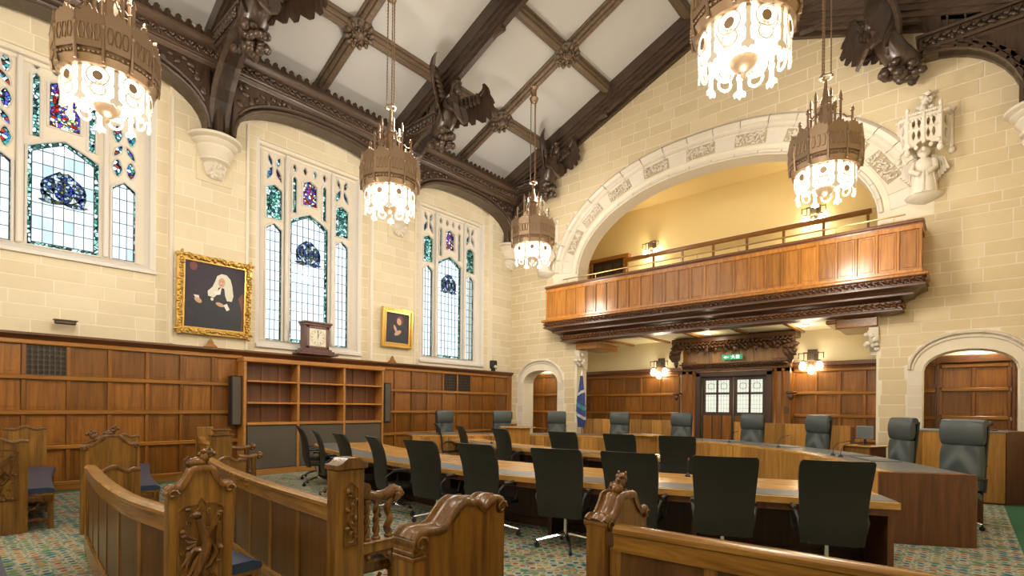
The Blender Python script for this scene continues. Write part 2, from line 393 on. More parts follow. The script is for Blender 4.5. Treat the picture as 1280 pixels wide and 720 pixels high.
# ============================================================ carved ornament helpers
def foliage(m, o, u, v, L_, H, n, seed=0, d=.05, stem=True):
    """running leaf scroll in relief: o start, u along, v up, relief towards u x v"""
    R = random.Random(seed); fr = frame(o, u, v); k = max(2, int(L_/n))
    if stem: m.tube([fr @ Vector((L_*i/(k*4), H*.5+H*.28*math.sin(i*PI/2.0), d*.4)) for i in range(k*4+1)], H*.07, 4)
    for i in range(k*2):
        x = L_*(i+.5)/(k*2); s_ = 1 if i % 2 else -1
        a = R.uniform(-.6, .6)+s_*.7
        mt = Matrix.Rotation(a, 3, 'Z')
        c = fr @ Vector((x, H*.5+s_*H*.2, d*.5))
        R3 = fr.to_3x3() @ mt
        m.ball(c, (H*.34, H*.16, d*.6), 6, 4, R3)
        c = fr @ Vector((x+L_/(k*5), H*.5-s_*H*.12, d*.45))
        m.ball(c, (H*.17, H*.17, d*.75), 5, 4, R3)
def ell(cx, cz, a, b, n=14, a0=0, a1=PI, p=2.0):
    o = []
    for i in range(n+1):
        t = a0+(a1-a0)*i/n; c, s_ = math.cos(t), math.sin(t)
        o.append((cx+a*math.copysign(abs(c)**(2/p), c), cz+b*math.copysign(abs(s_)**(2/p), s_)))
    return o
ST_D = stone('limestone_pocket_shade', (.42, .35, .24), (.54, .46, .34))  # darker tone paints shade into the ground between the carved leaves
# ============================================================ floor
fl = struct('floor', 'patterned carpet floor of the courtroom with a plain green border', 'floor')
ob('carpet', M().box(-5.6, 16.2, -.50, 12.05, -.1, 0), CARPET, fl)
ob('carpet_border', M().box(-5.6, 16.2, 12.05, 12.45, -.1, .001).box(-5.6, 16.2, -1.7, -.50, -.1, .001), GREEN, fl)
ob('carpet_border', M().box(14.5, 16.2, 12.45, 13.4, -.1, .001), GREEN, fl)
# ============================================================ masonry
def masonry(parent, fr, u0, u1, v0, v1, stn, low=lambda u: -99, top=lambda u: 99, seed=1, cap=300, depth=.005, ch=(.25, .29, .33), wd=(.42, .95), backlog=None):
    R = random.Random(seed); out = []; v = v0
    while v < v1-.02:
        h = R.choice(ch); h = min(h, v1-v)
        if v1-(v+h) < .15: h = v1-v
        u = u0-R.uniform(0, .4)
        while u < u1-.02:
            w_ = R.uniform(*wd)
            a, b_ = max(u, u0), min(u+w_, u1); u += w_
            if u1-u < .15: b_ = u1; u = u1
            if b_-a < .06: continue
            g = .010; a += g; b_ -= g; c, d = v+g, v+h-g
            N_ = 7; us = [a+(b_-a)*i/(N_-1) for i in range(N_)]
            lo = [max(c, low(x)+g if low(x) > -50 else c) for x in us]; hi = [min(d, top(x)-g) for x in us]
            run = []
            for i in range(N_+1):
                if i < N_ and hi[i]-lo[i] > .03: run.append(i)
                else:
                    if len(run) >= 2:
                        flat = all(abs(lo[j]-c) < 1e-6 and abs(hi[j]-d) < 1e-6 for j in run)
                        rr = [run[0], run[-1]] if flat else run
                        poly = [(us[j], lo[j]) for j in rr]+[(us[j], hi[j]) for j in rr[::-1]]
                        out.append(poly)
                    run = []
        v += h
    def area(p):
        q = [proj(fr @ Vector((x, y, 0))) for x, y in p]
        if any(t[2] < .2 for t in q): return 0
        cx = sum(t[0] for t in q)/len(q); cy = sum(t[1] for t in q)/len(q)
        ar = abs(sum(q[i][0]*q[(i+1) % len(q)][1]-q[(i+1) % len(q)][0]*q[i][1] for i in range(len(q))))/2
        return ar if -40 < cx < 1320 and -40 < cy < 760 else ar*.001
    if backlog is not None:
        backlog += [(area(p), p, fr, depth, stn) for p in out]; return
def flush(parent, log, cap=298):
    log.sort(key=lambda t: -t[0]); rest = {}
    for i, (a, p, fr, depth, stn) in enumerate(log):
        if i < cap and a > 12:
            c = fr @ Vector((p[0][0], p[0][1], 0))
            o = ob('stone_block', M().prism(p, fr, 0, depth+random.uniform(-.001, .002)), stn, parent)
        else: rest.setdefault(stn.name, (stn, M()))[1].prism(p, fr, 0, depth)
    for stn, m in rest.values(): ob('stone_blocks', m, stn, parent, kind='stuff')
# ---------------------------------------------------------- window wall (left)
wl = struct('wall_left', 'long pale limestone wall with three tall traceried windows', 'wall', (6, YW, 0))
FL = frame((0, YW, 0), (1, 0, 0), (0, 0, 1))        # normal towards the room (-Y)
HALF, OUT = 1.40, 1.62
SILL = {0: 4.30, 1: 3.02, 2: 3.02}
HEAD = 7.86
# backing with openings
x_prev = -5.6; bk = M()
for i, cx in enumerate(WC):
    bk.box(x_prev, cx-OUT, YW, YW+.9, 0, 9.9)
    bk.box(cx-OUT, cx-HALF, YW+.12, YW+.9, 0, 9.9); bk.box(cx+HALF, cx+OUT, YW+.12, YW+.9, 0, 9.9)
    bk.box(cx-HALF, cx+HALF, YW+.12, YW+.9, 0, SILL[i]); bk.box(cx-HALF, cx+HALF, YW+.12, YW+.9, HEAD, 9.9)
    x_prev = cx+OUT
bk.box(x_prev, XA+.5, YW, YW+.9, 0, 9.9)
ob('mortar_bed', bk, MORT, wl)
log = []
xs = [-.3]+[c for cx in WC for c in (cx-OUT, cx+OUT)]+[XA]
for k in range(0, len(xs), 2):
    masonry(wl, FL, xs[k], xs[k+1], 2.80, 9.2, ST_L, seed=10+k, backlog=log, wd=(.42, .85), ch=(.25, .29, .33))
FL2 = frame((0, YW+.12, 0), (1, 0, 0), (0, 0, 1))
for i, cx in enumerate(WC):
    masonry(wl, FL2, cx-OUT, cx-HALF, 2.8, HEAD, ST_L, seed=30+i, backlog=log, wd=(.3, .5))
    masonry(wl, FL2, cx+HALF, cx+OUT, 2.8, HEAD, ST_L, seed=40+i, backlog=log, wd=(.3, .5))
    masonry(wl, FL2, cx-OUT, cx+OUT, HEAD, 9.0, ST_L, seed=50+i, backlog=log)
    if SILL[i] > 3.1: masonry(wl, FL2, cx-HALF, cx+HALF, 2.8, SILL[i], ST_L, seed=60+i, backlog=log)
flush(wl, log)
# thin hood moulding round each recess
for i, cx in enumerate(WC):
    pth = [(cx-OUT, YW-.0), (cx-OUT, YW+.12)]
    ob('recess_moulding', M().box(cx-OUT-.07, cx-OUT, YW-.03, YW+.0, 2.85, 8.0, .012).box(cx+OUT, cx+OUT+.07, YW-.03, YW, 2.85, 8.0, .012), ST_T, wl)
# ---------------------------------------------------------- windows
YG = 12.75
def light_poly(x0, x1, z0, z1, sh=None, n=5):
    """pointed (four-centred) light"""
    sh = z1-(x1-x0)*.28 if sh is None else sh; c = (x0+x1)/2; o = [(x0, z0), (x1, z0), (x1, sh)]
    for k in range(1, n): t = k/n; o.append((x1+(c-x1)*t, sh+(z1-sh)*t**.82))
    o.append((c, z1))
    for k in range(1, n): t = 1-k/n; o.append((x0+(c-x0)*t, sh+(z1-sh)*t**.82))
    o.append((x0, sh)); return o
def leaf_poly(cx, cz, w_, h, rot=0, n=10):
    o = []
    for k in range(n):
        t = 2*PI*k/n; x = 1.25*w_*math.cos(t)*(1-.30*abs(math.sin(t))); z = 1.1*h*math.sin(t)
        o.append((cx+x*math.cos(rot)-z*math.sin(rot), cz+x*math.sin(rot)+z*math.cos(rot)))
    return o
FG = frame((0, YG, 0), (1, 0, 0), (0, 0, 1))
pane_me = {}
def window(i):
    cx = WC[i]; z0 = SILL[i]+.15
    t = struct('window_%d' % (i+1), ['tall traceried stained glass window nearest the camera, high above the dado',
        'traceried stained glass window behind the bookcase clock', 'traceried stained glass window nearest the far corner'][i], 'window', (cx, YG, SILL[i]))
    # splayed reveals and sill
    m = M()
    for s_ in (-1, 1):
        pl = [(cx+s_*HALF, YW+.12), (cx+s_*(HALF-.08), YW+.15), (cx+s_*(HALF-.10), YW+.24), (cx+s_*1.26, YW+.30), (cx+s_*1.24, YG-.06), (cx+s_*1.24, YG+.2), (cx+s_*(HALF+.02), YG+.2), (cx+s_*(HALF+.02), YW+.121)]
        if s_ < 0: pl = pl[::-1]
        m.prism(pl, Matrix.Identity(4), SILL[i], HEAD)
    ob('jamb', m, WGREY, t)
    ob('head', M().box(cx-HALF, cx+HALF, YW+.16, YG+.2, HEAD-.09, HEAD, .02).box(cx-HALF, cx+HALF, YW+.26, YG+.2, HEAD-.16, HEAD-.08, .02), ST_T, t)
    fs = frame((cx-HALF, 0, 0), (0, 1, 0), (0, 0, 1))
    ob('sill', M().prism([(YW+.05, SILL[i]-.06), (YW+.05, SILL[i]+.0), (YG, SILL[i]+.16), (YG+.2, SILL[i]+.16), (YG+.2, SILL[i]-.06)], fs, 0, 2*HALF), WGREY, t)
    # glass lights: (x0,x1,z0,z1,shoulder,kind)
    L_ = [(cx-.53, cx+.53, z0, 6.50, 6.22, 'main'), (cx-1.12, cx-.70, z0, 6.04, 5.88, 'side'), (cx+.70, cx+1.12, z0, 6.04, 5.88, 'side')]
    if i > 0: L_ += [(cx-1.12, cx-.70, 6.12, 6.98, 6.86, 'rose'), (cx+.70, cx+1.12, 6.12, 6.98, 6.86, 'rose')]
    top = 7.36 if i else 7.60
    w2 = .21 if i else .24
    L_ += [(cx-w2, cx+w2, 6.68, top, top-.12, 'figure'), (cx-.47, cx-.33, 6.42, top, top-.08, 'slim'), (cx+.33, cx+.47, 6.42, top, top-.08, 'slim')]
    holes = [light_poly(*l[:5]) for l in L_]; tr = []
    for s_ in (-1, 1):
        if i == 0:
            for zz in (6.28, 6.95): 
                for q in (-1, 1): tr.append(leaf_poly(cx+s_*.91+q*.11, zz, .075, .17, 0))
            for zz in (6.62, 7.30):
                for q in (-1, 1): tr.append(leaf_poly(cx+s_*.91+q*.10, zz, .05, .14, q*.5))
        for q in (-1, 1):
            tr.append(leaf_poly(cx+s_*.91+q*.11, 7.22 if i else 7.58, .06, .17, q*.35 if i else 0)); 
            if i: tr.append(leaf_poly(cx+s_*.91+q*.10, 7.53, .05, .13, -q*.3))
    for q in (-.4, -.13, .13, .4): tr.append(leaf_poly(cx+q, 7.55 if i else 7.70, .05, .10 if i else .06, 0))
    outer = [(cx-1.24, z0-.02), (cx+1.24, z0-.02), (cx+1.24, HEAD-.08), (cx-1.24, HEAD-.08)]
    ob('tracery', M().plate(outer, holes+tr, FG, -.07, .07), ST_T if i else ST_T, t)
    fm = M()
    for l in L_:                                      # raised roll round each light
        p = light_poly(*l[:5]); fm.tube([FG @ Vector((x, z, .075)) for x, z in p], .028, 5, True)
    for l in tr: fm.tube([FG @ Vector((x, z, .072)) for x, z in l], .016, 4, True)
    fm.box(cx-.66, cx-.57, YG-.16, YG-.07, z0, HEAD-.1, .02); fm.box(cx+.57, cx+.66, YG-.16, YG-.07, z0, HEAD-.1, .02)
    ob('mullion', fm, WGREY, t)
    tg = M()
    for p in tr: tg.prism(p, FG, -.01, .0)
    ob('tracery_glass', tg, TRACG, t, kind='stuff')
    lead = M(); small = M(); bord = M(); wide = []
    for (x0, x1, a, b_, sh, kind) in L_:
        poly = light_poly(x0, x1, a, b_, sh); c = (x0+x1)/2
        if kind == 'figure': ob('figure_glass', M().prism(poly, FG, -.01, 0), FIGG, t); continue
        if kind == 'slim' or kind == 'rose':
            bord.prism(poly, FG, -.01, 0)
            if kind == 'rose':
                for q in range(3): small.box(c-.06, c+.06, YG+.0, YG+.006, a+.18+q*.24-.05, a+.18+q*.24+.05)
            continue
        bw = .085 if kind == 'main' else .035
        ins = [(c+(x-c)*(1-2*bw/(x1-x0)), a+bw+(z-a)*(1-bw*1.9/(b_-a))) for x, z in poly]
        bord.plate(poly, [ins], FG, -.01, 0)
        lead.tube([FG @ Vector((x, z, .0)) for x, z in ins], .009, 4, True)
        nx = 6 if kind == 'main' else 3; dx = (x1-x0-2*bw)/nx; ztop = lambda x: sh-bw+(b_-sh)*max(0, 1-abs(x-c)/((x1-x0)/2))**.82
        dz = .24; nz = int((b_-a)/dz)+1; zz0 = a+bw
        for r in range(nz+1):
            z = zz0+r*dz
            xx = [x0+bw+k*(x1-x0-2*bw)/24 for k in range(25)]; xx = [x for x in xx if ztop(x) > z]
            if len(xx) > 1: lead.box(xx[0], xx[-1], YG-.012, YG+.004, z-.006, z+.006)
        for k in range(1, nx):
            x = x0+bw+k*dx; lead.box(x-.006, x+.006, YG-.012, YG+.004, zz0, ztop(x))
        for r in range(nz+1):
            for k in range(nx):
                x = x0+bw+k*dx; za, zb_ = zz0+r*dz, zz0+(r+1)*dz
                q = [(x, za), (x+dx, za), (x+dx, min(zb_, ztop(x+dx))), (x, min(zb_, ztop(x)))]
                if q[2][1]-za < .02 and q[3][1]-za < .02: continue
                q[2] = (q[2][0], max(q[2][1], za+.004)); q[3] = (q[3][0], max(q[3][1], za+.004))
                if i == 0 and proj((x, YG, za))[0] > -12: ob('pane', M().prism(q, FG, -.006, 0), PANE if random.random() < .8 else PANEB, t)
                else: small.prism(q, FG, -.006, 0)
        if kind == 'main':                             # heraldic crest
            cr = M(); zc = (5.55, 5.45, 5.55)[i]
            cr.prism(leaf_poly(c, zc, .13, .22), FG, .004, .012)
            for s_ in (-1, 1):
                cr.prism(leaf_poly(c+s_*.22, zc+.02, .09, .2, s_*.3), FG, .004, .012)
                cr.prism(leaf_poly(c+s_*.17, zc-.22, .16, .045, 0), FG, .004, .012)
                cr.tube([FG @ Vector((c+s_*(.12+.2*math.sin(q*.5)), zc-.2+q*.08, .01)) for q in range(8)], .016, 4)
            cr.prism(leaf_poly(c, zc+.28, .13, .07), FG, .004, .012)
            ob('crest', cr, CRESTG, t)
    ob('small_panes', small, PANE, t, kind='stuff'); ob('glass_border', bord, BORD, t); ob('leading', lead, LEAD, t, kind='stuff')
for i in range(3): window(i)
# ---------------------------------------------------------- arch wall (end)
wa = struct('wall_back', 'stone end wall with a great carved arch over a balcony', 'wall', (XA, YC, 0))
FA = frame((XA, 0, 0), (0, -1, 0), (0, 0, 1))       # u = -Y ; normal = -X (into the room)
DOORS = (-.05, 11.03)
def gable(y): return zb(y)+.32
def inner(y):
    d = abs(y-5.5)/4.0
    return 5.9+2.32*max(0, 1-d**2.2)**.5 if d < 1 else -99
def outer_(y):
    d = abs(y-5.5)/4.95
    return 6.0+3.18*max(0, 1-d**2.3)**.5 if d < 1 else -99
def dinner(y, c): d = abs(y-c)/.74; return 2.45+.42*max(0, 1-d**2.2)**.5 if d < 1 else -99
def douter(y, c): d = abs(y-c)/1.0; return 2.45+.80*max(0, 1-d**2.2)**.5 if d < 1 else -99
def arcpts(f, c, hw, z0, n=24):
    o = [(c-hw, z0)]
    for k in range(n+1):
        t = -math.cos(PI*k/n); y = c+hw*t*.9999; o.append((y, f(y)))
    o.append((c+hw, z0)); return o
out = [(YR-.75, 0)]
out += arcpts(lambda y: dinner(y, DOORS[0]), DOORS[0], .74, 0, 12)
out += arcpts(inner, 5.5, 4.0, 0, 28)
out += arcpts(lambda y: dinner(y, DOORS[1]), DOORS[1], .74, 0, 12)
out += [(YW+.6, 0), (YW+.6, gable(YW)), (YC, gable(YC)), (YR-.75, gable(YR))]
ob('mortar_bed', M().prism([(-y, z) for y, z in out][::-1], FA, -.55, 0), MORT, wa)
log = []
def low_lo(u):
    y = -u
    if abs(y-5.5) < 4.0: return 99
    for c in DOORS:
        if abs(y-c) < 1.0: return douter(y, c)
        if abs(y-c) < .74: return 99
    return -99
masonry(wa, FA, -YW, -YR, 0, 5.75, ST_A, low=low_lo, seed=71, backlog=log, ch=(.22, .28, .32), wd=(.42, .85))
masonry(wa, FA, -YW, -YR, 5.75, 12.9, ST_A, low=lambda u: outer_(-u), top=lambda u: gable(-u), seed=72, backlog=log, ch=(.22, .28, .32), wd=(.42, .85))
# jamb stones of the side doors below the springing
for c in DOORS:
    for s_ in (-1, 1):
        a, b_ = sorted((c+s_*.74, c+s_*1.0))
        masonry(wa, FA, -b_, -a, 0, 2.45, ST_T, seed=80, backlog=log, wd=(.3, .4))
flush(wa, log)
# great arch: voussoirs, moulded in steps
def ring_seg(fi, fo, y0a, y1a, y0b, y1b, prof, k=4):
    """segment of an archivolt between inner and outer curve; prof = [(s, x offset towards the room)]"""
    rings = []
    for j in range(k+1):
        t = j/k; ya = y0a+(y1a-y0a)*t; yb = y0b+(y1b-y0b)*t
        pa = Vector((0, ya, fi(ya))); pb = Vector((0, yb, fo(yb)))
        rings.append([pa.lerp(pb, s_)+Vector((XA-d, 0, 0)) for s_, d in prof])
    return rings
PROF = [(0, -.3), (0, -.02), (.05, .05), (.10, .05), (.13, -.01), (.24, -.02), (.25, .02), (.62, .02), (.64, .05), (.70, .02), (.76, .02), (.80, .10), (.90, .12), (.97, .07), (1.0, .0), (1.0, -.3)]
ga = struct('arch_moulding', 'great moulded stone arch with carved foliage panels above the balcony', 'arch', (XA, 5.5, 6))
NV = 21
def th(t, c, hw): return c+hw*-math.cos(PI*t)*.9995
for k in range(NV):
    a, b_ = k/NV+.0008, (k+1)/NV-.0008
    rg = []
    for j in range(5):
        t = a+(b_-a)*j/4; ya = th(t, 5.5, 4.0); yb = th(t, 5.5, 4.95)
        pa = Vector((XA, ya, inner(ya))); pb = Vector((XA, yb, outer_(yb)))
        rg.append([pa.lerp(pb, s_)-Vector((d, 0, 0)) for s_, d in PROF])
    ob('voussoir', M().loft(rg), ST_T, ga, smooth=35)
    if k % 2 == 0 and 1 < k < NV-2:                     # carved foliage panel
        m = M(); t = (a+b_)/2; ya = th(t, 5.5, 4.0); yb = th(t, 5.5, 4.95)
        pc = Vector((XA-.02, ya, inner(ya))).lerp(Vector((XA-.02, yb, outer_(yb))), .43)
        t2 = t+.01; y2 = th(t2, 5.5, 4.0); y3 = th(t2, 5.5, 4.95); p2 = Vector((XA-.02, y2, inner(y2))).lerp(Vector((XA-.02, y3, outer_(y3))), .43)
        u = (p2-pc).normalized(); v_ = Vector((-1, 0, 0)).cross(u); ln = .78
        fr = frame(pc-u*ln/2-v_*.15, u, v_)
        if (fr.to_3x3() @ Vector((0, 0, 1))).x > 0: fr = frame(pc+u*ln/2-v_*.15, -u, v_)
        R = random.Random(k)
        for q in range(44):
            c = fr @ Vector((R.uniform(.04, ln-.04), R.uniform(.02, .28), .015)); m.ball(c, (.05, .024, .035), 5, 4, fr.to_3x3() @ Matrix.Rotation(R.uniform(0, 3), 3, 'Z'))
        m.tube([fr @ Vector((.05+(ln-.1)*q/20, .15+.08*math.sin(q*1.2), .02)) for q in range(21)], .018, 5)
        fo_ = ob('foliage_panel', m, ST_T, ga, smooth=60); ob('sunk_ground', M().box(.0, ln, -.005, .305, -.02, .006, .004, fr), ST_D, fo_)
for c, nm in ((DOORS[0], 'small moulded stone arch over the right side door'), (DOORS[1], 'small moulded stone arch over the left side door')):
    da = struct('door_arch', nm, 'arch', (XA, c, 2.4)); NK = 7
    P2 = [(0, -.3), (0, -.06), (.15, .0), (.35, -.05), (.55, -.05), (.62, .03), (.72, .03), (.78, .0), (.84, .06), (.94, .07), (1, 0), (1, -.3)]
    for k in range(NK):
        rg = []
        for j in range(4):
            t = k/NK+.002+(1/NK-.004)*j/3; ya = th(t, c, .74); yb = th(t, c, 1.0)
            pa = Vector((XA, ya, dinner(ya, c))); pb = Vector((XA, yb, douter(yb, c)))
            rg.append([pa.lerp(pb, s_)-Vector((d, 0, 0)) for s_, d in P2])
        ob('voussoir', M().loft(rg), ST_T, da, smooth=35)
# other walls, unseen but closing the room
wr = struct('wall_right', 'plain stone wall on the right, outside the view', 'wall', (4, YR, 0))
ob('plain_wall', M().box(-5.7, XA, YR-.4, YR, 0, 9.9), ST_A, wr)
wb = struct('wall_front', 'plain stone wall behind the viewer', 'wall', (-5.8, 5, 0))
ob('plain_wall', M().box(-6.1, -5.6, YR-.4, YW+.9, 0, 12.8), ST_A, wb)
# ---------------------------------------------------------- recess under the balcony and gallery above
wn = struct('wall_recess', 'cream walls and ceiling of the recess below the balcony and the side lobbies', 'wall', (15, 5, 0))
m = M().box(16.1, 16.4, .9, 11.4, 0, 4.4).box(14.5, 16.4, 1.15, 1.35, 0, 4.2).box(15.5, 16.2, 10.9, 11.05, 0, 4.2)
m.box(14.57, 16.4, 1.2, 11.2, 3.78, 4.3).box(13.6, 14.57, 1.52, 9.48, 3.78, 4.3)
ob('cream_wall', m, CREAM, wn)
ob('lobby_wall', M().box(15.25, 15.5, -2.0, 1.2, 0, 4).box(14.5, 15.5, -2.2, -2.0, 0, 4).box(14.56, 15.5, -2.1, 1.2, 3.2, 3.5)
   .box(15.25, 15.5, 10.9, 13.5, 0, 4).box(14.5, 15.5, 13.3, 13.5, 0, 4).box(14.56, 15.5, 11.0, 13.4, 3.2, 3.5), CREAM, wn)
for k in range(7):
    y = 9.9-k*1.3; ob('soffit_rib', M().box(14.05, 16.1, y-.05, y+.05, 3.72, 3.80, .01), OAKX, wn)
wg = struct('wall_gallery', 'yellow painted walls and ceiling of the public gallery', 'wall', (16, 5, 4.5))
ob('yellow_wall', M().box(17, 17.3, -1.6, 12.6, 4.4, 9.0).box(14.57, 17, -1.8, -1.6, 4.4, 9).box(14.57, 17, 12.6, 12.8, 4.4, 9), YEL, wg)
ob('gallery_ceiling', M().box(14.57, 17.3, -1.8, 12.8, 8.77, 9.0), YEL, wg)
ob('gallery_floor', M().box(14.57, 17.3, -1.8, 12.8, 4.35, 4.5).box(13.4, 14.57, 1.55, 9.45, 4.35, 4.5), OAKY, wg)
ob('gallery_skirting_band', M().box(16.97, 17.0, -1.6, 12.6, 7.08, 7.14), CREAM, wg)
for nm, pos, pw in (('lobby_lamp', (14.95, -.3, 3.1), CORR_W), ('lobby_lamp', (14.95, 11.6, 3.1), CORR_W)): lamp(nm, pos, pw, (1, .92, .8), .1)
# ============================================================ panelling
def panelling(t, fr, cols, rows, mp, mr, ms, d=.052, grilles=(), grille_mat=None, skip=lambda c, r: False, x_ext=None):
    """cols, rows: stile and rail centre positions. every panel is a part"""
    u0, u1 = cols[0], cols[-1]; v0, v1 = rows[0], rows[-1]
    ob('backboard', M().prism([(u0, v0-.15), (u1, v0-.15), (u1, v1+.1), (u0, v1+.1)], fr, 0, .012), mp, t)
    for r in rows: ob('rail', M().box(u0, u1, r-.043, r+.043, .012, .012+d+.012, .016, fr), mr, t)
    for c in cols:
        m = M()
        for a, b_ in zip(rows, rows[1:]): m.box(c-.032, c+.032, a+.043, b_-.043, .012, .012+d, .008, fr)
        ob('stile', m, ms, t)
    for i in range(len(cols)-1):
        for j in range(len(rows)-1):
            if skip(i, j): continue
            a, b_, c, e = cols[i]+.034, cols[i+1]-.034, rows[j]+.045, rows[j+1]-.045
            if (i, j) in grilles:
                hs = []; nx, nz = 7, 6; w_ = (b_-a)/nx; h = (e-c)/nz
                for p in range(nx):
                    for q in range(nz):
                        cx = a+(p+.5)*w_+(w_*.0 if q % 2 else 0); cz = c+(q+.5)*h
                        hs.append([(cx+w_*.46*math.cos(k*PI/3), cz+h*.50*math.sin(k*PI/3)) for k in range(6)])
                ob('vent_backing', M().box(a, b_, c, e, .010, .013, 0, fr), PLAS, t)
                ob('vent_grille', M().plate([(a, c), (b_, c), (b_, e), (a, e)], hs, fr, .016, .036), BRONZE_D, t, label='pierced dark metal vent grille')
            else:
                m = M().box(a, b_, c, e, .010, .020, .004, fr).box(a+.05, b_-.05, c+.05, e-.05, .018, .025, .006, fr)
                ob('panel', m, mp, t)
BRONZE_D = plain('dark_bronze', (.10, .075, .05), .5, .6)
ROWS = [.14, .80, 1.43, 2.05, 2.67]
t1 = struct('trim_1', 'orange-brown oak wall panelling along the window wall', 'panelling', (7, YW, 0))
FP = frame((0, YW, 0), (1, 0, 0), (0, 0, 1))
def pan_seg(x0, n, w_, g=()):
    cols = [x0+w_*k for k in range(n+1)]
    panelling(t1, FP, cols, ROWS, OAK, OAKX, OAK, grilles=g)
pan_seg(-1.26, 10, .603, g=((4, 3),))                 # up to the bookcase
pan_seg(8.36, 9, .603, g=((4, 3), (5, 3)))
ob('plinth', M().box(-5.6, 4.77, YW-.07, YW, 0, .13, .01).box(8.36, XA, YW-.07, YW, 0, .13, .01), OAKX, t1)
ob('dado_cap', M().hsweep([(-5.6, YW), (XA-.0, YW)], [(0, 2.68), (.05, 2.68), (.06, 2.71), (.09, 2.73), (.13, 2.78), (.15, 2.79), (.15, 2.83), (.0, 2.84)]), CAPW, t1, smooth=30)
ob('dado_cap', M().box(13.79, XA, YW-.06, YW, .1, 2.7), OAK, t1)
for x in (4.10, 8.82):
    o = ob('cap_ornament', M().prism([(-.14, 0), (.14, 0), (.10, .04), (.06, .07), (.03, .15), (0, .19), (-.03, .15), (-.06, .07), (-.10, .04)], frame((x, YW-.06, 2.84), (1, 0, 0), (0, 0, 1)), 0, .05), OAKX, t1, label='small pointed carved ornament on the dado cap')
# recess panelling
FR = frame((16.1, 0, 0), (0, -1, 0), (0, 0, 1))
t2 = struct('trim_2', 'glowing oak panelling on the recess wall left of the glazed doors', 'panelling', (16.1, 8.8, 0))
panelling(t2, FR, [-(10.9-.66*k) for k in range(7)], ROWS, OAK, OAKY, OAK)
ob('dado_cap', M().hsweep([(16.1, 10.9), (16.1, 6.8)], [(0, 2.69), (.05, 2.69), (.07, 2.78), (.12, 2.80), (.12, 2.90), (0, 2.90)]), CAPW, t2)
t3 = struct('trim_3', 'glowing oak panelling on the recess wall right of the glazed doors', 'panelling', (16.1, 2.6, 0))
panelling(t3, FR, [-(3.62-.555*k) for k in range(5)], ROWS, OAK, OAKY, OAK)
ob('dado_cap', M().hsweep([(16.1, 3.62), (16.1, 1.38)], [(0, 2.69), (.05, 2.69), (.07, 2.78), (.12, 2.80), (.12, 2.90), (0, 2.90)]), CAPW, t3)
# side lobby panelling with doors
FS = frame((15.25, 0, 0), (0, -1, 0), (0, 0, 1))
t4 = struct('trim_4', 'dark framed oak panelling seen through the right side arch', 'panelling', (15.25, 0, 0))
panelling(t4, FS, [-1.15, -.50], ROWS, OAK, OAKY, OAK)
panelling(t4, FS, [.80, 1.45, 2.0], ROWS, OAK, OAKY, OAK)
ob('dado_cap', M().box(15.12, 15.25, -2, 1.2, 2.66, 2.84, .02), CAPW, t4)
d1 = struct('door_1', 'panelled oak door with two columns of panels inside the right side arch', 'door', (15.25, -.15, 0))
ob('door_frame', M().box(15.17, 15.25, .44, .50, 0, 2.68, .01).box(15.17, 15.25, -.80, -.74, 0, 2.68, .01), CAPW, d1)
panelling(d1, FS, [-.42, .13, .70], [.2, .82, 1.45, 2.07, 2.6], OAK, OAKY, OAK, d=.06)
ob('door_knob', M().ball((15.14, -.60, 1.15), .035), BRASS, d1, smooth=60)
t5 = struct('trim_5', 'oak panelling seen through the left side arch beside the corner', 'panelling', (15.25, 12, 0))
panelling(t5, FS, [-13.2, -12.5, -11.75, -10.95], [.14, .8, 1.43, 2.05, 2.75], OAK, OAKY, OAK)
ob('dado_cap', M().box(15.14, 15.25, 11.0, 13.3, 2.76, 2.86, .02), CAPW, t5)
# ============================================================ door case in the recess
dc = struct('door_2', 'glazed double doors in a carved oak door case below the exit sign', 'door', (16.0, 5.2, 0))
XF = 15.75
m = M()
for y in (6.55, 6.35, 4.02, 3.82): m.lathe([(.09, 0), (.09, .15), (.055, .2), (.055, 2.9), (.09, 2.95)], (XF+.05, y, .0), 10)
ob('column', m, OAK, dc, smooth=40)
ob('casing', M().box(XF+.02, 16.1, 6.25, 6.75, 0, 3.05, .02).box(XF+.02, 16.1, 3.62, 4.12, 0, 3.05, .02).box(XF+.02, 16.1, 3.62, 6.75, 2.64, 2.80, .02), OAK, dc)
ob('casing', M().box(XF-.02, XF+.1, 6.12, 6.28, 0, 2.72, .02).box(XF-.02, XF+.1, 4.09, 4.25, 0, 2.72, .02).box(XF-.02, XF+.1, 4.09, 6.28, 2.56, 2.70, .02), DARKW, dc)
ob('overdoor_panel', M().box(XF+.05, 16.1, 3.7, 6.7, 2.78, 3.5), BEN, dc)
for k in range(4): ob('panel', M().box(XF+.03, XF+.06, 3.95+k*.64, 4.5+k*.64, 2.98, 3.34, .01), BEN, dc)
m = M(); foliage(m, (XF-.0, 6.7, 2.80), (0, -1, 0), (0, 0, 1), 3.0, .14, .1, 3, .07); ob('carved_frieze', m, BALD, dc, smooth=60)
ob('frieze_rail', M().box(XF-.04, XF+.08, 3.6, 6.8, 2.76, 2.80, .01).box(XF-.04, XF+.08, 3.6, 6.8, 2.94, 2.98, .01), CAPW, dc)
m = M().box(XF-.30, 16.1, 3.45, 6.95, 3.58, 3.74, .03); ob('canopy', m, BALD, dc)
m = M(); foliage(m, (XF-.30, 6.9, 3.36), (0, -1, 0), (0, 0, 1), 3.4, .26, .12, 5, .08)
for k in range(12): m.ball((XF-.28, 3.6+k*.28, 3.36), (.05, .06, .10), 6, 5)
ob('canopy_carving', m, BALD, dc, smooth=60)
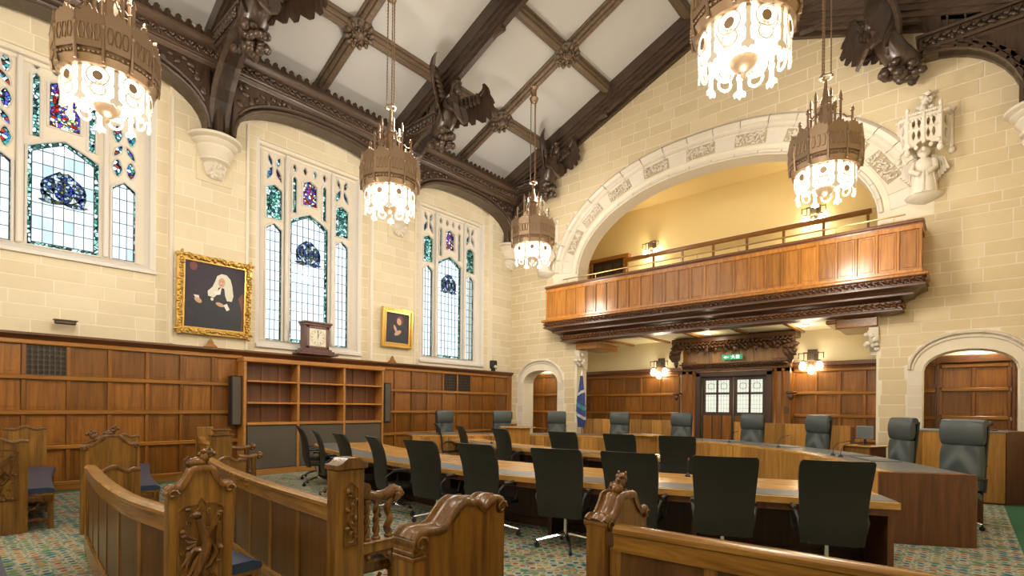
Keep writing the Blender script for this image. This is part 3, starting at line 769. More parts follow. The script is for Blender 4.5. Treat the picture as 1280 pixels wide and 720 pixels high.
for y in (6.82, 3.58):
    m = M().box(XF-.28, XF-.12, y-.11, y+.11, 3.1, 3.6, .02); foliage(m, (XF-.28, y+.11, 3.0), (0, -1, 0), (0, 0, 1), .22, .5, .08, 7, .07); m.ball((XF-.2, y, 3.0), (.07, .08, .14)); m.ball((XF-.15, y, 1.95), (.07, .08, .1)); m.box(XF-.2, XF-.02, y-.12, y+.12, 2.03, 2.09, .01)
    ob('bracket', m, BALD, dc, smooth=50)
GLS = plain('frosted_leaded_glass', (.62, .66, .60), .3, 0, (.85, .95, .85), .55)
FD = frame((XF+.12, 0, 0), (0, -1, 0), (0, 0, 1))
for k, (ya, yb) in enumerate(((6.10, 5.20), (5.17, 4.27))):
    lf = ob('door_leaf', M().plate([(-ya, 0.02), (-yb, .02), (-yb, 2.56), (-ya, 2.56)], [[(-ya+.1, 1.5), (-yb-.1, 1.5), (-yb-.1, 2.46), (-ya+.1, 2.46)]], FD, -.03, .02), DARKW, dc)
    ob('glazing_bar', M().box(-(ya+yb)/2-.03, -(ya+yb)/2+.03, 1.5, 2.46, -.02, .025, .005, FD).box(-ya+.1, -yb-.1, 2.03, 2.09, -.02, .025, .005, FD), DARKW, lf)
    for p in range(2):
        for q in range(2):
            a = -ya+.1 if p == 0 else -(ya+yb)/2+.03; b_ = -(ya+yb)/2-.03 if p == 0 else -yb-.1; c = 1.5 if q == 0 else 2.09; e = 2.03 if q == 0 else 2.46
            ob('pane', M().box(a, b_, c, e, -.012, -.004, 0, FD), GLS, lf)
    m = M()
    for p in range(2):
        a = -ya+.1 if p == 0 else -(ya+yb)/2+.03; w_ = .32
        for g in range(1, 4): m.box(a+w_*g/4-.003, a+w_*g/4+.003, 1.5, 2.46, -.004, .0, 0, FD)
        for g in range(1, 8): m.box(a, a+w_, 1.5+g*.12-.003, 1.5+g*.12+.003, -.004, .0, 0, FD)
        m.tube([FD @ Vector((a+w_/2+.1*math.cos(g*PI/5), 2.28+.1*math.sin(g*PI/5), .0)) for g in range(10)], .006, 4, True)
    ob('leading', m, LEAD, lf, kind='stuff')
    for p in range(3):
        y0 = -ya+.04+p*.285; ob('panel', M().box(y0, y0+.25, .15, 1.4, .02, .035, .01, FD), OAK, lf)
ob('switch_plate', M().box(XF+.0, XF+.02, 3.68, 3.78, 1.5, 1.68, .005), BRONZE_D, dc)
# exit sign
ex = thing('exit_sign', 'green exit sign with arrow and running figure hung over the glazed doors', 'sign', (XF-.1, 5.15, 3.10))
GS = plain('exit_sign_green', (.02, .38, .20), .4, 0, (.02, .6, .3), .25); WS = plain('exit_sign_white', (.8, .9, .85), .4, 0, (.8, 1, .9), .6)
ob('sign_plate', M().box(XF-.14, XF-.10, 4.86, 5.44, 3.045, 3.195, .006), GS, ex)
FE = frame((XF-.141, 0, 0), (0, -1, 0), (0, 0, 1)) @ T(-5.15, 3.12, 0) @ Matrix.Diagonal((.68, .75, 1, 1)) @ T(5.15, -3.12, 0)
for yy in (5.35, 4.95): ob('sign_hanger', M().tube([(XF-.12, yy, 3.18), (XF-.12, yy, 3.45)], .008, 5), PLAS, ex)
m = M().prism([(-5.50, 3.12), (-5.40, 3.18), (-5.40, 3.14), (-5.28, 3.14), (-5.28, 3.10), (-5.40, 3.10), (-5.40, 3.06)], FE, 0, .003)
ob('door_symbol', M().box(-4.98, -4.84, 3.05, 3.19, 0, .003, 0, FE), WS, ex)
ob('arrow_symbol', m, WS, ex)
m = M().ball(FE @ Vector((-5.10, 3.185, 0)), (.004, .014, .014)); m.prism([(-5.14, 3.16), (-5.08, 3.17), (-5.07, 3.12), (-5.02, 3.07), (-5.04, 3.05), (-5.10, 3.10), (-5.16, 3.05), (-5.19, 3.06), (-5.13, 3.11)], FE, 0, .003)
m.prism([(-5.20, 3.13), (-5.12, 3.155), (-5.04, 3.13), (-5.03, 3.145), (-5.10, 3.172), (-5.19, 3.15)], FE, 0, .003)
ob('running_figure', m, WS, ex)
# ============================================================ balcony
bl = struct('balcony', 'long oak balcony with panelled front and dark carved underside', 'balcony', (13.3, 5.45, 4))
Y0, Y1, XB = .70, 10.16, 13.25
BP = [(XA, Y1), (XB, Y1), (XB, Y0), (XA, Y0)]
ob('backing', M().hsweep(BP, rect(-.05, -.005, 4.40, 5.40)), BALW, bl)
ob('coping', M().hsweep(BP, [(-.08, 5.36), (.02, 5.36), (.03, 5.40), (.06, 5.42), (.06, 5.45), (.03, 5.48), (-.08, 5.48)]), CAPW, bl, smooth=30)
ob('frame_rail', M().hsweep(BP, rect(-.005, .032, 5.28, 5.37)).hsweep(BP, rect(-.005, .032, 4.38, 4.47)), BALW, bl)
NP = 26; dy = (Y1-Y0)/NP
for k in range(NP+1):
    y = Y0+k*dy; ob('muntin', M().box(XB-.03, XB+.02, y-.028, y+.028, 4.46, 5.29, .010), BALW, bl)
for k in range(NP):
    y = Y0+k*dy; ob('panel', M().box(XB-.004, XB+.01, y+.03, y+dy-.03, 4.475, 5.275, .004).box(XB-.012, XB+.0, y+.065, y+dy-.065, 4.52, 5.23, .008), BALW, bl)
ob('end_panel', M().box(XB+.06, XA-.06, Y0-.008, Y0, 4.5, 5.25, .006), BALW, bl); ob('end_panel', M().box(XB+.06, XA-.06, Y1, Y1+.008, 4.5, 5.25, .006), BALW, bl)
ob('lower_moulding', M().hsweep(BP, [(-.1, 4.40), (.10, 4.40), (.13, 4.37), (.13, 4.33), (.10, 4.31), (-.1, 4.31)]), BALW, bl, smooth=30)
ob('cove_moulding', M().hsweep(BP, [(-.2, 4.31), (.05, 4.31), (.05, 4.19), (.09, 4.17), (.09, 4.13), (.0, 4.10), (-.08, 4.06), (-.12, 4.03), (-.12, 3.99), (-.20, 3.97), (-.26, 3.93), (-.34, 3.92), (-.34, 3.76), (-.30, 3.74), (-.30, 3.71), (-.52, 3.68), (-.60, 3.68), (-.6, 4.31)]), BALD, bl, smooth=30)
def band(z, h, n_off, seed, nm):
    m = M()
    q = offset([(XA-.05, Y1), (XB, Y1)], 0)
    foliage(m, (XB-n_off, Y1+n_off, z), (0, -1, 0), (0, 0, 1), Y1-Y0+2*n_off, h, .12, seed, .085)
    foliage(m, (XA-.02, Y1+n_off, z), (-1, 0, 0), (0, 0, 1), XA-XB+n_off, h, .11, seed+1, .055)
    foliage(m, (XB-n_off, Y0-n_off, z), (1, 0, 0), (0, 0, 1), XA-XB+n_off, h, .11, seed+2, .055)
    ob(nm, m, BALC, bl, smooth=60, kind='stuff')
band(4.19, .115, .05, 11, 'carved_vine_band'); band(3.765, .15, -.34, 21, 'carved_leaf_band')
for y, s_ in ((1.52, 1), (9.43, -1)):
    ob('bracket_beam', M().box(13.88, 15.2, y-.05 if s_ > 0 else y-.75, y+.75 if s_ > 0 else y+.05, 3.46, 3.68, .02).box(13.9, 15, y if s_ > 0 else y-.95, y+.95 if s_ > 0 else y, 3.58, 3.68, .02), OAKX, bl)
    m = M().prism([(0, 0), (.05, -.25), (.12, -.35), (.22, -.5), (.28, -.52), (.28, -.6), (.5, -.6), (.5, 0)], frame((13.86, y+.02*s_, 3.44), (1, 0, 0), (0, 0, 1)), -.09, .09)
    for k in range(14): m.ball((13.9+random.random()*.12, y+random.uniform(-.1, .22)*s_, 2.95+random.random()*.45), .055, 6, 5)
    ob('stone_bracket', m, ST_T, bl, smooth=50, label='carved pale stone bracket')
hr = thing('balcony_handrail', 'thin brass handrail on top of the balcony coping', 'handrail', (XB+.02, 5.4, 5.48))
m = M().tube([(XB+.02, .95, 5.62), (XB+.02, 9.55, 5.62)], .018, 8); ob('rail', m, BRASS, hr, smooth=60)
for k in range(9): ob('post', M().tube([(XB+.02, 1.15+k*1.03, 5.48), (XB+.02, 1.15+k*1.03, 5.62)], .01, 6), BRASS, hr)
gr = thing('gallery_rail', 'thick orange oak rail on posts along the gallery wall', 'railing', (16.6, 5, 4.5))
ob('top_rail', M().box(16.5, 16.62, 1.9, 9.2, 6.82, 6.95, .02), OAKY, gr)
for k in range(8): ob('post', M().box(16.53, 16.59, 1.95+k*1.02, 2.02+k*1.02, 4.5, 6.83, .01), OAKY, gr)
d3 = struct('door_3', 'dark glazed door at the left end of the gallery', 'door', (16.95, 10.3, 4.5))
ob('door_frame', M().box(16.85, 17, 9.3, 9.45, 4.5, 7.2, .01).box(16.85, 17, 10.75, 10.9, 4.5, 7.2, .01).box(16.8, 17, 9.2, 11.2, 7.08, 7.22, .01), OAKY, d3)
ob('door_leaf', M().box(16.9, 16.97, 9.45, 10.75, 4.5, 7.1), DARKW, d3)
for k in range(3): ob('pane', M().box(16.88, 16.9, 9.55+k*.4, 9.85+k*.4, 6.0, 6.95, .005), BRONZE_D, d3)
# ============================================================ roof
cl = struct('ceiling', 'sloping plaster ceiling divided by dark oak ribs with carved bosses', 'ceiling', (5, YC, 10))
def slope_frame(side):
    """u along X, v up the slope, normal into the room"""
    if side > 0: return frame((0, 10.58, 10.17), (1, 0, 0), Vector((0, -1, .4)))
    return frame((0, 2*YC-10.58, 10.17), (-1, 0, 0), Vector((0, 1, .4)))
K = math.sqrt(1.16)
PUR = [10.58, 8.18, YC]
XSEC = [-5.57, -3.13, -.70, 1.73, 4.17, 6.60, 9.04, 11.47, 13.90]
for sd in (1, -1):
    fr = slope_frame(sd)
    def V(y): return (10.58-y)*K
    edges = [YW+.1, 10.58, 8.18, YC-.05]
    for i in range(len(XSEC)-1):
        for j in range(3):
            a, b_ = XSEC[i], XSEC[i+1]
            if sd < 0: a, b_ = -b_, -a
            ob('plaster_panel', M().box(a, b_, V(edges[j]), V(edges[j+1]), -.30, -.22, 0, fr), PLA, cl)
    for y in PUR[:2]+([YC+.0] if sd > 0 else []):
        v = V(y)
        for i in range(len(XSEC)-1):
            a, b_ = XSEC[i], XSEC[i+1]
            if sd < 0: a, b_ = -b_, -a
            ob('purlin', M().box(a, b_, v-.13, v+.13, -.24, -.05, .03, fr).box(a, b_, v-.06, v+.06, -.06, .0, .015, fr).box(a, b_, v-.175, v-.12, -.24, -.15, .01, fr).box(a, b_, v+.12, v+.175, -.24, -.15, .01, fr), TRIB, cl)
    for x in XSEC[1::2]:
        x = x if sd > 0 else -x
        for j in range(3):
            ob('rib', M().box(x-.13, x+.13, V(edges[j]), V(edges[j+1]), -.24, -.055, .03, fr).box(x-.06, x+.06, V(edges[j]), V(edges[j+1]), -.06, -.005, .015, fr).box(x-.175, x-.12, V(edges[j]), V(edges[j+1]), -.24, -.16, .01, fr).box(x+.12, x+.175, V(edges[j]), V(edges[j+1]), -.24, -.16, .01, fr), TRIB, cl)
# bosses
def boss_mesh():
    m = M().lathe([(.30, -.10), (.31, -.04), (.27, .0), (.2, .02), (.18, -.01), (.12, .02), (.08, .06), (.02, .08)], n=20)
    for k in range(30): a = 2.4*k; q_ = .035*math.sqrt(k)+.02; m.ball((q_*math.cos(a), q_*math.sin(a), .05), (.032, .022, .03), 5, 4, Matrix.Rotation(a, 3, 'Z'))
    for k in range(12):
        a = 2*PI*k/12; m.ball((.25*math.cos(a), .25*math.sin(a), .02), (.07, .05, .05), 6, 4, Matrix.Rotation(a, 3, 'Z'))
    for k in range(6):
        a = 2*PI*k/6+.2; m.ball((.12*math.cos(a), .12*math.sin(a), .05), (.06, .035, .04), 6, 4, Matrix.Rotation(a, 3, 'Z'))
    return m
b0 = None
for sd in (1, -1):
    fr = slope_frame(sd)
    for x in XSEC[1::2]:
        for y in PUR:
            if y == YC and sd < 0: continue
            mt = fr @ T(x if sd > 0 else -x, (10.58-y)*K, 0)
            if b0 is None:
                b0 = ob('boss', boss_mesh().xf(Matrix.Scale(1.15, 4)), TRIB, cl, smooth=50, world=False); b0.matrix_local = T(*[-c for c in cl.location]) @ mt
            else: inst('boss', b0.data, T(*[-c for c in cl.location]) @ mt, cl)
# ---------------------------------------------------------- trusses
def truss(i, x, w_, lab):
    t = struct('roof_truss', lab, 'roof truss', (x, YC, 8))
    h = w_/2
    for sd in (1, -1):
        Y = (lambda y: y) if sd > 0 else (lambda y: 2*YC-y)
        ft = frame((x, YC, 0), (0, sd, 0), (0, 0, 1))      # u measured from the centre line outwards
        U = lambda y: y-YC
        dd = (-h, h)
        def slab(poly, k=1.0, name=None): return M().prism(poly, ft, -h*k, h*k)
        # principal rafter with stepped mouldings
        pr = M()
        for k_, a, b_ in ((1.0, .25, -.12), (.8, -.12, -.24), (.55, -.24, -.36), (.3, -.36, -.44)):
            pr.prism([(0, zb(YC)+b_), (U(YW), zb(YW)+b_), (U(YW), zb(YW)+a), (0, zb(YC)+a)], ft, -h*k_, h*k_)
        ob('principal_rafter', pr, TIMY, t)
        # hammer beam
        hb = M().box(U(10.55), U(YW), 9.02, 9.30, -h, h, .03, ft).box(U(10.50), U(YW), 9.30, 9.36, -h*1.15, h*1.15, .015, ft).box(U(10.5), U(YW), 8.94, 9.02, -h*.7, h*.7, .02, ft)
        ob('hammer_beam', hb, TIMY, t)
        fo = M()
        for s_ in (-1, 1): foliage(fo, (x+s_*h, Y(YW if s_*sd < 0 else 10.6), 9.04), (0, (-1 if s_*sd < 0 else 1)*sd, 0), (0, 0, 1), YW-10.6, .24, .14, 3, .05)
        ob('beam_carving', fo, TIM, t, smooth=60, kind='stuff')
        # curved brace from corbel to hammer beam
        cv = [(U(10.62), 8.96)]+[(U(10.62)+(U(YW-.22)-U(10.62))*math.sin(q*PI/2/10), 8.96-(8.96-7.36)*(1-math.cos(q*PI/2/10))) for q in range(1, 11)]
        br = M().prism(cv+[(U(YW), 7.36), (U(YW), 8.96)], ft, -h*.55, h*.55)
        for off, kk in ((0, 1.0), (.10, .8)):
            for q in range(10):
                a, b_ = cv[q], cv[q+1]; br.prism([(a[0]+off*.6, a[1]+off), (b_[0]+off, b_[1]+off*.2), (b_[0]+off+.08, b_[1]+off*.2+.02), (a[0]+off*.6+.02, a[1]+off+.08)], ft, -h*kk, h*kk)
        ob('curved_brace', br, TIM, t)
        ob('wall_post', M().box(U(YW-.24), U(YW), 7.36, 9.3, -h*1.1, h*1.1, .04, ft).box(U(YW-.32), U(YW-.2), 7.36, 9.0, -h*.5, h*.5, .05, ft), TIM, t)
        # spandrel boarding with tracery between hammer beam and rafter
        ob('spandrel_board', M().prism([(U(10.9), 9.34), (U(YW), 9.34), (U(YW), zb(YW)+.1), (U(10.9), zb(10.9)-.1)], ft, -h*.3, h*.3), TIM, t)
        tr = M()
        for q in range(5):
            yy = 11.0+q*.28; tr.box(U(yy)-.02, U(yy)+.02, 9.34, zb(yy)-.1, -h*.45, h*.45, .01, ft)
        ob('spandrel_tracery', tr, TIMY, t)
        # upper curved brace from hammer-beam end to rafter
        cu = [(U(10.75)-(U(10.75)-U(8.3))*(1-math.cos(q*PI/2/8)), 9.34+(zb(8.3)-.50-9.34)*math.sin(q*PI/2/8)) for q in range(9)]
        ob('curved_brace', M().prism(cu+[(U(8.3), zb(8.3)-.15), (U(10.9), zb(10.9)-.15), (U(10.9), 9.34)], ft, -h*.35, h*.35).tube([ft @ Vector((a, b_, 0)) for a, b_ in cu], .07, 6), TIM, t)
names = ['dark oak hammer-beam truss behind the viewer', 'dark oak hammer-beam truss overhead behind the first window', 'dark oak truss between the first and second windows', 'dark oak truss between the second and third windows']
for i, x in enumerate(TR): truss(i, x, .44, names[i])
truss(4, 13.76, .40, 'dark oak truss lying against the end wall above the great arch')
# ---------------------------------------------------------- arcade along the window wall
TX = [-5.57, -.70, 4.17, 9.04, 13.90]
for i in range(4):
    a, b_ = TX[i]+.24, TX[i+1]-.24; c = (a+b_)/2; hw = (b_-a)/2
    t = struct('roof_arcade', ['dark oak wall arch behind the viewer', 'dark oak wall arch over the first window', 'dark oak wall arch over the second window', 'dark oak wall arch over the third window'][i], 'wall arch', (c, YW, 8.5))
    for lev, (y0, y1, gr_) in enumerate(((YW-.42, YW-.20, 0), (YW-.48, YW-.40, .06), (YW-.34, YW, -.0))):
        arc = ell(c, 7.40, hw-gr_*0, 1.08-0*lev, 20, 0, PI, 2.3)
        if lev == 1:
            m = M().tube([(x, YW-.42, z) for x, z in arc], .05, 6).tube([(c+(x-c)*1.0, YW-.42, z+.13) for x, z in arc[2:-2]], .035, 5)
            ob('arch_roll', m, TIMX, t, smooth=60); continue
        if lev == 2:
            arc2 = ell(c, 7.40, hw-.0, 1.02, 20, 0, PI, 2.3); fr = frame((0, y1, 0), (1, 0, 0), (0, 0, 1))
            poly = [(x, z) for x, z in arc2]+[(x, z+.12) for x, z in arc2[::-1]]
            ob('arch_soffit', M().prism(poly, fr, 0, .42), TIMX, t); continue
        poly = [(x, z) for x, z in arc]+[(a, 8.75), (b_, 8.75)][::1]
        fr = frame((0, y1, 0), (1, 0, 0), (0, 0, 1))
        poly = arc+[(a, 8.70), (b_, 8.70)]
        ob('spandrel', M().prism(poly, fr, 0, y1-y0), TIM, t)
    m = M()
    for s_ in (-1, 1):
        for q in range(16):
            xx = c+s_*(hw-.12-.12*q); 
            tt = abs(xx-c)/hw; zlo = 7.40+1.08*(1-tt**2.3)**(1/2.3)+.18
            if zlo < 8.6: m.ball((xx, YW-.44, random.uniform(zlo, 8.62)), (.07, .03, .05), 5, 4, Matrix.Rotation(random.random()*3, 3, 'Y'))
            if zlo < 8.3: m.ball((xx, YW-.44, random.uniform(zlo, 8.62)), (.06, .03, .08), 5, 4, Matrix.Rotation(random.random()*3, 3, 'Y'))
    ob('spandrel_carving', m, TIM, t, smooth=60, kind='stuff')
    # cornice beam
    ob('cornice', M().hsweep([(a-.24, YW), (b_+.24, YW)], [(0, 8.66), (.46, 8.66), (.50, 8.70), (.52, 8.74), (.50, 8.78), (.52, 8.80), (.52, 9.0), (.58, 9.03), (.64, 9.10), (.64, 9.15), (.60, 9.18), (0, 9.18)]), TIMX, t, smooth=30)
    m = M(); foliage(m, (a-.2, YW-.52, 8.80), (1, 0, 0), (0, 0, 1), b_-a+.4, .20, .17, i, .05); ob('carved_frieze', m, TIMX, t, smooth=60, kind='stuff')
    m = M(); n = 26; fr = frame((0, YW-.58, 0), (1, 0, 0), (0, 0, 1))
    for q in range(n):
        xx = a-.2+(b_-a+.4)*(q+.5)/n
        m.prism([(xx-.085, 9.17), (xx+.085, 9.17), (xx+.09, 9.23), (xx+.04, 9.27), (xx+.05, 9.31), (xx, 9.35), (xx-.05, 9.31), (xx-.04, 9.27), (xx-.09, 9.23)], fr, -.03, .03)
    ob('cresting', m, TIM, t, kind='stuff')
ob('verge_moulding', M().prism([(0, zb(YC)+.05), (YW-YC, zb(YW)+.05), (YW-YC, zb(YW)-.52), (0, zb(YC)-.52)], frame((XA-.02, YC, 0), (0, 1, 0), (0, 0, 1)), -.12, .0)
   .prism([(0, zb(YC)+.05), (YW-YC, zb(YW)+.05), (YW-YC, zb(YW)-.52), (0, zb(YC)-.52)], frame((XA-.02, YC, 0), (0, -1, 0), (0, 0, 1)), 0, .12), TIMY, cl)
# ---------------------------------------------------------- stone corbels
def corbel(x, y, ang, lab):
    """half-round moulded corbel: ang = direction it projects to"""
    c = tag_c = thing('stone_corbel', lab, 'corbel', (x, y, 7.36), ang, 'stone corbels under the roof posts')
    pr = [(.05, -.86), (.14, -.82), (.20, -.70), (.23, -.58), (.20, -.56), (.20, -.53), (.30, -.50), (.31, -.46), (.27, -.43), (.30, -.36), (.37, -.28), (.38, -.25), (.34, -.235), (.35, -.20), (.44, -.15), (.46, -.12), (.42, -.11), (.42, -.09), (.53, -.06), (.54, -.02), (.52, .0), (.02, .0)]
    ob('moulding', M().lathe(pr, (0, 0, 0), 20, -PI/2, PI/2), ST_T, c, smooth=35, world=False)
    m = M(); R = random.Random(3)
    for k in range(26):
        a = R.uniform(-1.5, 1.5); z = R.uniform(-.84, -.58); r = .12+(z+.87)*.40; m.ball((r*math.cos(a), r*math.sin(a), z), (.05, .04, .05), 6, 4)
    ob('carved_base', m, ST_T, c, smooth=60, world=False)
    ob('backing_block', M().box(-.0, .03, -.36, .36, -.95, -.1, .01), ST_L, c, world=False)
corbel(4.17, YW, -PI/2, 'stone corbel between the first window and the second, above the large portrait')
corbel(9.04, YW, -PI/2, 'stone corbel between the second and third windows, above the small painting')
corbel(13.86, YW, -PI/2, 'stone corbel in the far left corner of the room')
corbel(13.86, YR+.0, PI/2, 'stone corbel at the right edge, below the curved roof brace')
# ---------------------------------------------------------- winged roof angels
def wing(s_, sp=.55):
    m = M(); k_ = sp/.74
    rg = []; NF = 27
    arm = spline([(.0, s_*.06, -.05), (.06, s_*.3*k_, .24), (.18, s_*.55*k_, .44), (.36, s_*.80*k_, .56), (.46, s_*.84*k_, .68), (.50, s_*.80*k_, .80)], 6)
    for k in range(NF):                     # one solid wing, its trailing edge cut into feathers
        t = k/(NF-1); p0 = arm[min(len(arm)-1, int(t*(len(arm)-1)))]; a = -1.75+1.2*t; L_ = (.30+.36*math.sin(PI*min(1, t*.9+.05)))*(1 if k % 3 else .80)*(1-.55*max(0, t-.8)/.2)
        d = Vector((.20+.25*t, s_*math.cos(a)*.45*k_, math.sin(a))).normalized(); th_ = Vector((.035 if k % 3 else .018, 0, 0))
        rg.append([p0-th_, p0+d*L_*.5-th_, p0+d*L_-th_*.5, p0+d*L_+th_*.5, p0+d*L_*.5+th_, p0+th_])
    m.loft(rg)
    for k in range(16):
        t = (k % 8)/7; w_ = k//8; m.ball((.05+.34*t+.02*w_, s_*(.1+.62*t)*k_, .06+.44*t**.8-.10*w_), (.05, .085*k_+.02, .085), 6, 4)
    m.tube([(.0, s_*.08, .0), (.06, s_*.3*k_, .26), (.18, s_*.55*k_, .44), (.36, s_*.80*k_, .56), (.46, s_*.84*k_, .66), (.50, s_*.82*k_, .76)], [.07, .09, .075, .06, .045, .02], 8)
    return m
def angel(x, y, z, ang, lab, sc=1.0, sp=.74):
    r = thing('winged_carving', lab, 'roof carving', (x, y, z), ang, 'winged figures on the hammer beams')
    sm = Matrix.Scale(sc, 4)
    b = M(); rings = []
    for (px, pz, ry, rx) in ((-.34, -.50, .12, .12), (-.18, -.44, .22, .19), (-.02, -.28, .24, .21), (.12, -.08, .25, .20), (.22, .10, .24, .16), (.29, .20, .12, .10), (.33, .27, .08, .08)):
        rings.append([Vector((px+rx*math.cos(k*PI/6)*.8, ry*math.sin(k*PI/6), pz-rx*math.cos(k*PI/6)*.6)) for k in range(12)])
    b.loft(rings)
    for s_ in (-1, 1): b.tube([(.2, s_*.2, .1), (.30, s_*.27, -.08), (.46, s_*.16, -.18)], [.075, .06, .045], 8)
    for k in range(7): b.tube([(.05+.02*k, -.16+k*.053, .05), (-.02, -.16+k*.053, -.25), (-.22, -.11+k*.037, -.52)], [.02, .03, .02], 5)
    ob('robed_body', b.xf(sm), TIM, r, smooth=60, world=False)
    h = M().ball((.40, 0, .37), (.115, .10, .135), 12, 8)
    for k in range(14): a = 2*PI*k/14; h.ball((.36+.07*math.cos(a)*.6, .105*math.sin(a), .43+.07*math.cos(a)), .045, 6, 4)
    h.ball((.515, 0, .36), (.03, .02, .035), 6, 4); h.box(.49, .51, -.035, .035, .295, .31, .004)
    for s_ in (-1, 1): h.ball((.495, s_*.04, .385), .014, 6, 4); h.tube([(.36, s_*.1, .4), (.32, s_*.13, .28), (.3, s_*.11, .18)], .03, 5)
    h.lathe([(.10, 0), (.12, .06)], (.37, 0, .47), 10)
    ob('head', h.xf(sm), TIM, r, smooth=60, world=False)
    ob('wing', wing(1, sp).xf(sm), TIM, r, smooth=40, world=False); ob('wing', wing(-1, sp).xf(sm), TIM, r, smooth=40, world=False)
    fs = Matrix.Translation((.50, 0, -.20)) @ RY(-.35) @ frame((0, 0, 0), (0, 1, 0), (0, 0, 1))
    sh = [(-.20, .20), (0, .17), (.20, .20), (.21, -.02), (.15, -.18), (0, -.30), (-.15, -.18), (-.21, -.02)]
    ob('shield', M().prism(sh, fs, -.02, .03).prism([(-.02, -.2), (.02, -.2), (.02, .14), (-.02, .14)], fs, .03, .045).xf(sm), TIMX, r, world=False)
    f = M(); R = random.Random(5)
    for k in range(34):
        a = R.uniform(-PI/2, PI/2); f.ball((-.35+R.uniform(0, .55), R.uniform(-.2, .2), -.62+R.uniform(-.12, .14)), (.09, .07, .08), 6, 4, Matrix.Rotation(R.random()*3, 3, 'X'))
    ob('foliage_bracket', f.xf(sm), TIM, r, smooth=60, world=False)
for x, y, ang, lab in ((4.17, 10.35, -PI/2, 'winged carved oak figure between the first and second windows, nearest the camera'),
                       (9.04, 10.35, -PI/2, 'winged carved oak figure with shield in mid ceiling, above the second corbel'),
                       (13.36, 10.25, -PI/2-.35, 'winged carved oak figure at the left end of the great arch, dark against stone'),
                       (13.36, 1.15, PI/2+.45, 'winged carved oak figure with shield at top right against the stone wall'),
                       (9.04, .98, PI/2, 'winged carved oak figure on the right side of the roof, above the frame'),
                       (4.17, .98, PI/2, 'winged carved oak figure on the right side of the roof, above the viewer')):
    angel(x, y, 9.34, ang, lab, 1.15, .42 if x > 13 else .66)
